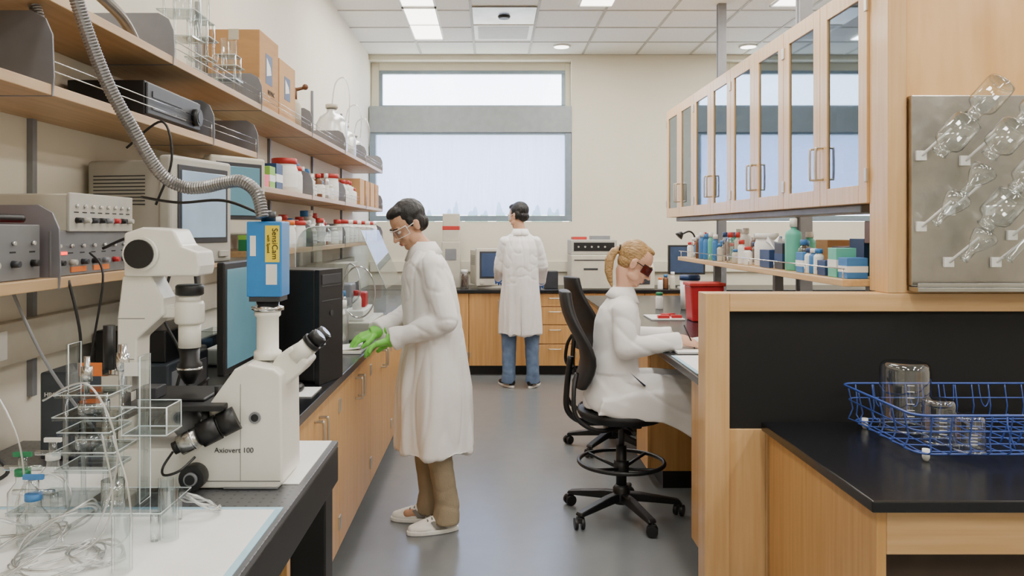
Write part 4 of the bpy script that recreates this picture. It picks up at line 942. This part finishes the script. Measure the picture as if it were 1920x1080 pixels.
def facebits(M,par,lens,frame,female=False):
    for s_ in (-1,1):
        make(B(EYEW).at(M).ball((s_*.030,.072,.002),(.0135,.0115,.009)).m(IRIS).ball((s_*.030,.0805,.001),(.006,.004,.006)),'eye',par)
        make(B(HAIRY if female else HAIRB).at(M).tube(spl([(s_*.012,.087,.023),(s_*.03,.088,.028),(s_*.048,.073,.024)],4),.003,6),'eyebrow',par)
    make(B(LIP).at(M).ball((0,.0875,-.0585),(.019,.0075,.0045)).ball((0,.086,-.066),(.016,.0075,.005)),'mouth',par)
    q=B(lens).at(M); vs=[];n=17
    arc=lambda t,zz,rad=.0: ((.077+rad)*math.sin(t),.018+(.081+rad)*math.cos(t),zz)
    T=[R(-75+150*i/(n-1)) for i in range(n)]
    for t_ in T: vs+= [arc(t_,-.024+.014*(abs(t_)<.12)),arc(t_,.021)]
    q.add(vs,[(2*i,2*i+2,2*i+3,2*i+1) for i in range(n-1)],True)
    gg=make(q,'safety_goggles',par)
    q=B(frame).at(M).tube([arc(t_,.021) for t_ in T],.0022,6).tube([arc(t_,-.024+.014*(abs(t_)<.12)) for t_ in T],.0017,6)
    for t_ in (T[0],T[-1]): q.tube([arc(t_,-.024),arc(t_,.021)],.0022,6)
    for s_ in (-1,1): q.tube([(s_*.075,.042,.008),(s_*.080,.0,.01),(s_*.080,-.03,.0)],.0025,6)
    make(q,'goggle_frame',gg)
def folds(amp,zt=1.15,cy=0):
    def f(c):
        w_=max(.10,min(1,(zt-c.z)/.7)); a=math.atan2(c.y-cy,c.x)
        o=noise.noise(V((math.cos(a)*3.0,math.sin(a)*3.0,c.z*.6)))*amp*2.3*w_
        r_=1-abs(noise.noise(V((math.cos(a)*2.2+3,math.sin(a)*2.2,c.z*2.2+2))))*4.5
        o-=max(0,r_)**1.5*amp*.38
        if c.z>.95:
            r2=1-abs(noise.noise(V((c.x*9+8,c.y*9-c.z*6,c.z*9+6))))*4.2
            o-=max(0,r2)**1.5*amp*.28
        return o+amp*.1
    return f
def shoe(par,x,y,yaw,m1,m2,sc=.86,m3=None):
    m3=m3 or m2
    M=Mx((x,y,0),0,0,yaw)@Matrix.Diagonal((.92,sc,.95,1))
    b=B().at(M).chain([(0,-.07,.052),(0,-.01,.058),(0,.06,.05),(0,.13,.036),(0,.175,.030)],[.036,.039,.036,.031,.024]).chain([(0,-.055,.06),(0,-.05,.10)],[.040,.040])
    b.ball((0,.10,.030),(.044,.09,.028))
    s_=remesh(b,'shoe',m1,.005,par,2)
    pts=[]
    for i in range(24):
        a=2*pi*i/24; yy=.05+.158*math.sin(a); xx=(.046+.006*math.sin(a))*math.cos(a); pts.append((xx,yy))
    make(B(m2).at(M).prism(pts,'z',.001,.024),'sole',s_,.005)
    for i in range(3): make(B(m3).at(M).box(-.028,.028,.03+.026*i,.037+.026*i,.084-.007*i,.092-.007*i),'lace',s_,.001)
    for sx in (-1,1): make(B(m3).at(M).prism([(-.03,.03),(.04,.03),(.07,.068),(.05,.074),(.02,.045)],'x',sx*.038-.004,sx*.038+.004),'side_stripe',s_,.001)
    return s_
def standing(name,label,loc,rz,sc,P):
    e=thing(name,label,'person',loc,rz=rz)
    b=B(); sr=P.get('sr',1)
    for s_ in (-1,1):
        f=P['feet'][0 if s_<0 else 1]
        b.chain([(s_*.08,0,.86),((s_*.08+f[0])/2+s_*.01,.015+f[1]*.5,.48),(f[0],f[1]-.03,.09)],[.082,.052,.040])
        b.chain([(f[0],f[1]-.045,.055),(f[0],f[1]+.09,.045)],[.03,.022])
    L=P['lean']
    b.eloft([(0,0,.80,.14,.095),(0,0,.95,.14,.095),(0,L*.3,1.08,.135,.09),(0,L*.7,1.26,.14,.09),(0,L,1.35,.13,.07),(0,L+.005,1.40,.065,.05)])
    b.chain([(0,L,1.36),(0,L+.015,1.43),tuple(P['head']-V((0,.02,.06)))],[.056,.051,.050])
    for s_,k in ((-1,'L'),(1,'R')):
        sh=(s_*(P['sw']-.02),L,1.33); el,wr,hd,hu=P[k]
        b.chain([sh,el,wr],[.042,.036,.027]); hand(b,wr,hd,hu,(-1 if s_>0 else 1),P['curl'])
    M=HM(P['head'],P['pitch'],P['yaw']); headparts(b,M)
    body=remesh(b,'body',P['skin'],.0048,e,2)
    facebits(M,body,GOGG,P['gframe'])
    h=B().at(M); h.ball((0,-.028,.044),(.0805,.091,.084),28); h.ball((0,-.055,-.015),(.067,.052,.055),20); h.ball((0,.02,.093),(.058,.055,.028),20); h.ball((0,.045,.087),(.045,.033,.018))
    for s_ in (-1,1): h.ball((s_*.071,.0,.022),(.009,.022,.03)); h.ball((s_*.069,-.035,.0),(.014,.035,.045))
    remesh(h,'hair',HAIRB,.0045,e,3,lambda c:noise.noise(V((c.x*70,c.y*70,c.z*25)))*.003)
    b=B(); lr=P.get('lr',1)
    for s_ in (-1,1):
        f=P['feet'][0 if s_<0 else 1]
        b.chain([(s_*.075,0,.82),((s_*.08+f[0])/2+s_*.01,.015+f[1]*.5,.48),(f[0],f[1]-.03,.14)],[.090,.072*lr,.060*lr]); b.cyl((f[0],f[1]-.03,.16),(f[0],f[1]-.022,.045),.061*lr,.069*lr)
    remesh(b,'trousers',P['pants'],.008,e,3,lambda c:noise.noise(V((c.x*10,c.y*10,c.z*5)))*.005*(1 if c.z<.5 else .3)-max(0,1-abs(noise.noise(V((c.x*9,c.y*9,c.z*9))))*5)*.003)
    for i,f in enumerate(P['feet']): shoe(e,f[0],f[1],f[2],P['shoe'],P['sole'],m3=P.get('lace'))
    b=B(); b.eloft([(0,P.get('hemy',0),P['hem'],P['hw'],P['hd']),(0,0,.7,P['hw']-.008,P['hd']-.006),(0,0,.98,P['cw'],.15),(0,L*.5,1.15,P['cw'],.145),(0,L*.8,1.28,P['cw']*.98,.132),(0,L,1.355,P['cw']*.90,.105),(0,L+.005,1.40,.115,.08),(0,L+.012,1.43,.072,.064)],36)
    for s_,k in ((-1,'L'),(1,'R')):
        sh=V((s_*(P['sw']-.006),L-.005,1.335)); el,wr,hd,hu=P[k]; el=V(el);wr=V(wr); u=(wr-el).normalized()
        b.chain([sh,el,wr-u*.035],[.070*sr,.066*sr,.052*sr]); b.cyl(wr-u*.06,wr+u*.005,.054*sr,.056*sr)
    coat=remesh(b,'lab_coat',COAT,.0075,e,4,folds(P.get('fa',.012)))
    cy,cz=L+.012,1.415
    q=B(COAT)
    for s_ in (-1,1):
        vs=[]
        for i in range(9):
            a=R(-90+s_*165*i/8); c,s2=math.cos(a),math.sin(a)
            vs.append((c*.066,cy+s2*.062,cz+.048)); vs.append((c*.104,cy+s2*.099,cz-.006-.045*(i/8)))
        q.add(vs,[(2*i,2*i+1,2*i+3,2*i+2) for i in range(8)],True)
    o=make(q,'collar',coat); md=o.modifiers.new('s','SOLIDIFY'); md.thickness=.006
    for s_,k in ((-1,'L'),(1,'R')):
        if P.get('glove'):
            el,wr,hd,hu=P[k]; g=B(); hand(g,wr,hd,hu,(-1 if s_>0 else 1),P['curl'],.0022)
            d_=V(hd).normalized(); g.cyl(V(wr)+d_*.03,V(wr)-d_*.045,.034,.038)
            remesh(g,'glove',P['glove'],.0042,e,1)
    return e,coat
P1=dict(feet=[(-.09,-.02,R(4)),(.08,.04,R(-14))],lean=.045,head=V((0,.135,1.548)),pitch=R(34),yaw=R(14),curl=.4,sw=.17,cw=.20,fa=.017,lr=1,
 L=((-.235,-.02,1.08),(-.14,.225,.985),(.18,1,-.3),(.2,.1,1)),R=((.24,.06,1.09),(.06,.29,1.0),(-.05,1,-.35),(-.2,.1,1)),
 skin=SKINM,pants=KHAKI,shoe=SHOEW,sole=WHITE,lace=SHOEG,hem=.40,hw=.235,hd=.195,gframe=WHITE,glove=GLOVE)
e1,coat1=standing('person','person in lab coat, khaki trousers and green gloves standing at bench',(-.295,4.12,0),R(103),1,P1)
P2=dict(feet=[(-.11,.0,R(28)),(.11,-.02,R(-22))],lean=.0,head=V((-.02,.04,1.585)),pitch=R(12),yaw=R(50),curl=.5,sw=.145,cw=.168,sr=.88,fa=.015,
 L=((-.195,.04,1.10),(-.20,.22,.98),(.1,1,-.1),(0,.1,1)),R=((.205,.02,1.12),(.20,.20,.96),(-.1,1,-.3),(0,.1,1)),
 skin=SKINM,pants=JEANS,shoe=BLACK,sole=WHITE,lace=WHITE,hem=.49,hw=.20,hd=.155,gframe=WHITE,glove=GLOVEB)
e2,coat2=standing('person','person in white lab coat and jeans facing the window worktop',(.28,7.78,0),0,1,P2)
e2.scale=(1.05,1.05,1.05)
make(B(COATE).tube([(0,-.170,.50),(0,-.172,.65),(0,-.165,.85)],.002,6),'back_vent',coat2)

# seated person
e=thing('person','person with blonde ponytail in white lab coat, seated and writing','person',(.66,4.25,0),rz=R(-90))
hc=V((0,.10,1.345)); M=HM(hc,R(32),R(-4))
b=B()
b.eloft([(0,-.01,.62,.15,.11),(0,-.01,.74,.14,.105),(0,-.005,.88,.11,.085),(0,.01,1.04,.12,.085),(0,.02,1.12,.11,.065),(0,.03,1.18,.055,.045)])
b.chain([(0,.03,1.15),(0,.045,1.22),tuple(M@V((0,-.03,-.06)))],[.048,.043,.044])
for s_ in (-1,1):
    b.chain([(s_*.09,0,.66),(s_*.11,.42,.665),(s_*.11,.50,.32),(s_*.11,.50,.10)],[.080,.060,.045,.036]); b.chain([(s_*.11,.49,.06),(s_*.11,.60,.05)],[.028,.024])
AR=((.19,.02,.92),(.15,.30,.955),(-.25,1,-.15),(.35,.1,1)); AL=((-.20,.05,.93),(-.13,.32,.945),(.35,1,-.15),(0,.0,1))
for s_,(el,wr,hd,hu) in ((1,AR),(-1,AL)):
    b.chain([(s_*.12,.02,1.09),el,wr],[.035,.034,.025]); hand(b,wr,hd,hu,-s_,.75 if s_>0 else .25)
headparts(b,M,True); body=remesh(b,'body',SKINW,.0046,e,2)
facebits(M,body,GOGR,BLACK,True)
h=B().at(M); h.ball((0,-.024,.040),(.0765,.087,.081),28); h.ball((0,-.045,-.012),(.064,.048,.048),20); h.ball((0,.015,.094),(.048,.05,.02),20)
for s_ in (-1,1): h.ball((s_*.065,-.020,.008),(.010,.032,.032))
h.at()
p0=M@V((0,-.10,.035))
h.chain([tuple(p0+V((0,.025,0))),tuple(p0+V((0,-.012,-.004))),tuple(p0+V((.005,-.045,-.02))),tuple(p0+V((.01,-.070,-.065))),tuple(p0+V((.012,-.074,-.12))),tuple(p0+V((.012,-.066,-.17))),tuple(p0+V((.012,-.055,-.21)))],[.028,.018,.021,.025,.022,.015,.005])
Mi=M.inverted()
def hd_(c):
    q=Mi@c; a=math.atan2(q.x,q.z)
    return noise.noise(V((a*14,q.y*8,3)))*.003 if q.y>-.11 else noise.noise(V((c.x*90,c.y*60,c.z*8)))*.004
remesh(h,'hair',HAIRY,.0042,e,4,hd_)
qd=Matrix.Rotation(R(75),3,'X')
make(B(BLACK).tube([tuple(p0+V((0,-.016,-.004))+qd@V((.020*math.cos(a),.020*math.sin(a),0))) for a in [2*pi*i/16 for i in range(16)]],.0045,6,closed=True),'hair_tie',e)
b=B()
for s_ in (-1,1):
    b.chain([(s_*.09,0,.665),(s_*.11,.42,.665),(s_*.11,.50,.32),(s_*.11,.50,.15)],[.082,.066,.060,.055])
remesh(b,'trousers',NAVYC,.009,e,3)
for s_ in (-1,1): shoe(e,s_*.11,.52,0,SHOEW,BLACK)
b=B(); b.eloft([(0,-.02,.59,.205,.155),(0,-.015,.66,.20,.16),(0,-.012,.78,.17,.135),(0,-.005,.90,.15,.12),(0,.008,1.04,.155,.12),(0,.015,1.11,.15,.10),(0,.025,1.155,.11,.078),(0,.035,1.195,.064,.058)],36)
for s_,(el,wr,hd,hu) in ((1,AR),(-1,AL)):
    el=V(el);wr=V(wr); u=(wr-el).normalized()
    b.chain([(s_*.137,.02,1.10),el,wr-u*.03],[.064,.059,.046]); b.cyl(wr-u*.06,wr+u*.006,.047,.048)
    b.chain([(s_*.095,.0,.665),(s_*.11,.25,.67),(s_*.115,.42,.675)],[.105,.098,.088])
    b.chain([(s_*.12,.43,.65),(s_*.12,.455,.50)],[.075,.045])
for a_,c_ in ((.16,.215),(-.215,-.16)):
    b.prism([(-.12,.585),(-.10,.66),(.10,.70),(.40,.70),(.46,.66),(.48,.56),(.47,.44),(.42,.42),(.36,.47),(.30,.50),(.20,.545),(.05,.56)],'x',a_,c_)
b.prism([(.38,.70),(.46,.68),(.49,.56),(.475,.45),(.45,.44),(.42,.60)],'x',-.2,.2)
b.box(-.16,.16,.05,.40,.62,.70)
def sf(c):
    lap=1 if c.z<.78 else .3
    o=noise.noise(V((c.x*4,c.y*4-c.z*3,c.z*4)))*.014*lap
    r_=1-abs(noise.noise(V((c.x*4+3,c.y*5+c.z*6,c.z*3+2))))*4.2
    o-=max(0,r_)**1.5*(.009 if lap==1 else .005)
    return o+.002
coat=remesh(b,'lab_coat',COAT,.0075,e,6,sf)
q=B(COAT); cy,cz=.035,1.185
for s_ in (-1,1):
    vs=[]
    for i in range(9):
        a=R(-90+s_*165*i/8); vs.append((math.cos(a)*.058,cy+math.sin(a)*.056,cz+.038)); vs.append((math.cos(a)*.096,cy+math.sin(a)*.092,cz-.006-.045*(i/8)))
    q.add(vs,[(2*i,2*i+1,2*i+3,2*i+2) for i in range(8)],True)
o=make(q,'collar',coat); md=o.modifiers.new('s','SOLIDIFY'); md.thickness=.006
make(B(NAVYC).prism([(.04,.80),(.12,.735),(.11,.73)],'x',.19,.207),'pocket_slit',coat)
hp=V((1.02,4.10,.935))
make(B(BLACK).cyl(hp+V((.02,0,-.02)),hp+V((-.035,.0,.10)),.0035,n=8),'pen',label='thin black pen held over the notebook',cat='pen')

# ---------------------------------------------------------------- lights
def area(x,y,sx,sy,p,c=(1,.965,.905)):
    l=bpy.data.lights.new('ceiling_lamp','AREA'); l.shape='RECTANGLE'; l.size=sx; l.size_y=sy; l.energy=p; l.color=c
    o=bpy.data.objects.new('ceiling_lamp',l); o.location=(x,y,H-.03); C.objects.link(o)
for x,p in ((-.65,19),(.92,34),(2.62,30),(4.2,28)):
    for y in (7.7,6.4,4.2,2.0,-.3):
        area(x,y,.3,1.15,p)
wd=bpy.data.worlds.new('sky'); S.world=wd; wd.use_nodes=True; nt=wd.node_tree; bg=nt.nodes['Background']
tc=nt.nodes.new('ShaderNodeTexCoord'); sp=nt.nodes.new('ShaderNodeSeparateXYZ'); nt.links.new(tc.outputs['Generated'],sp.inputs[0])
nt.links.new(ramp2(nt,sp.outputs['Z'],hx('f4f8f4'),hx('dceaff'),0,.2),bg.inputs[0]); bg.inputs[1].default_value=9

cd=bpy.data.cameras.new('camera'); cam_=bpy.data.objects.new('camera',cd); C.objects.link(cam_)
cam_.location=(0,0,1.52); cam_.rotation_euler=(R(90),0,0); cd.sensor_width=36; cd.lens=28.125; cd.shift_x=.0198; cd.shift_y=-.05625; cd.clip_start=.05; cd.clip_end=300
S.camera=cam_
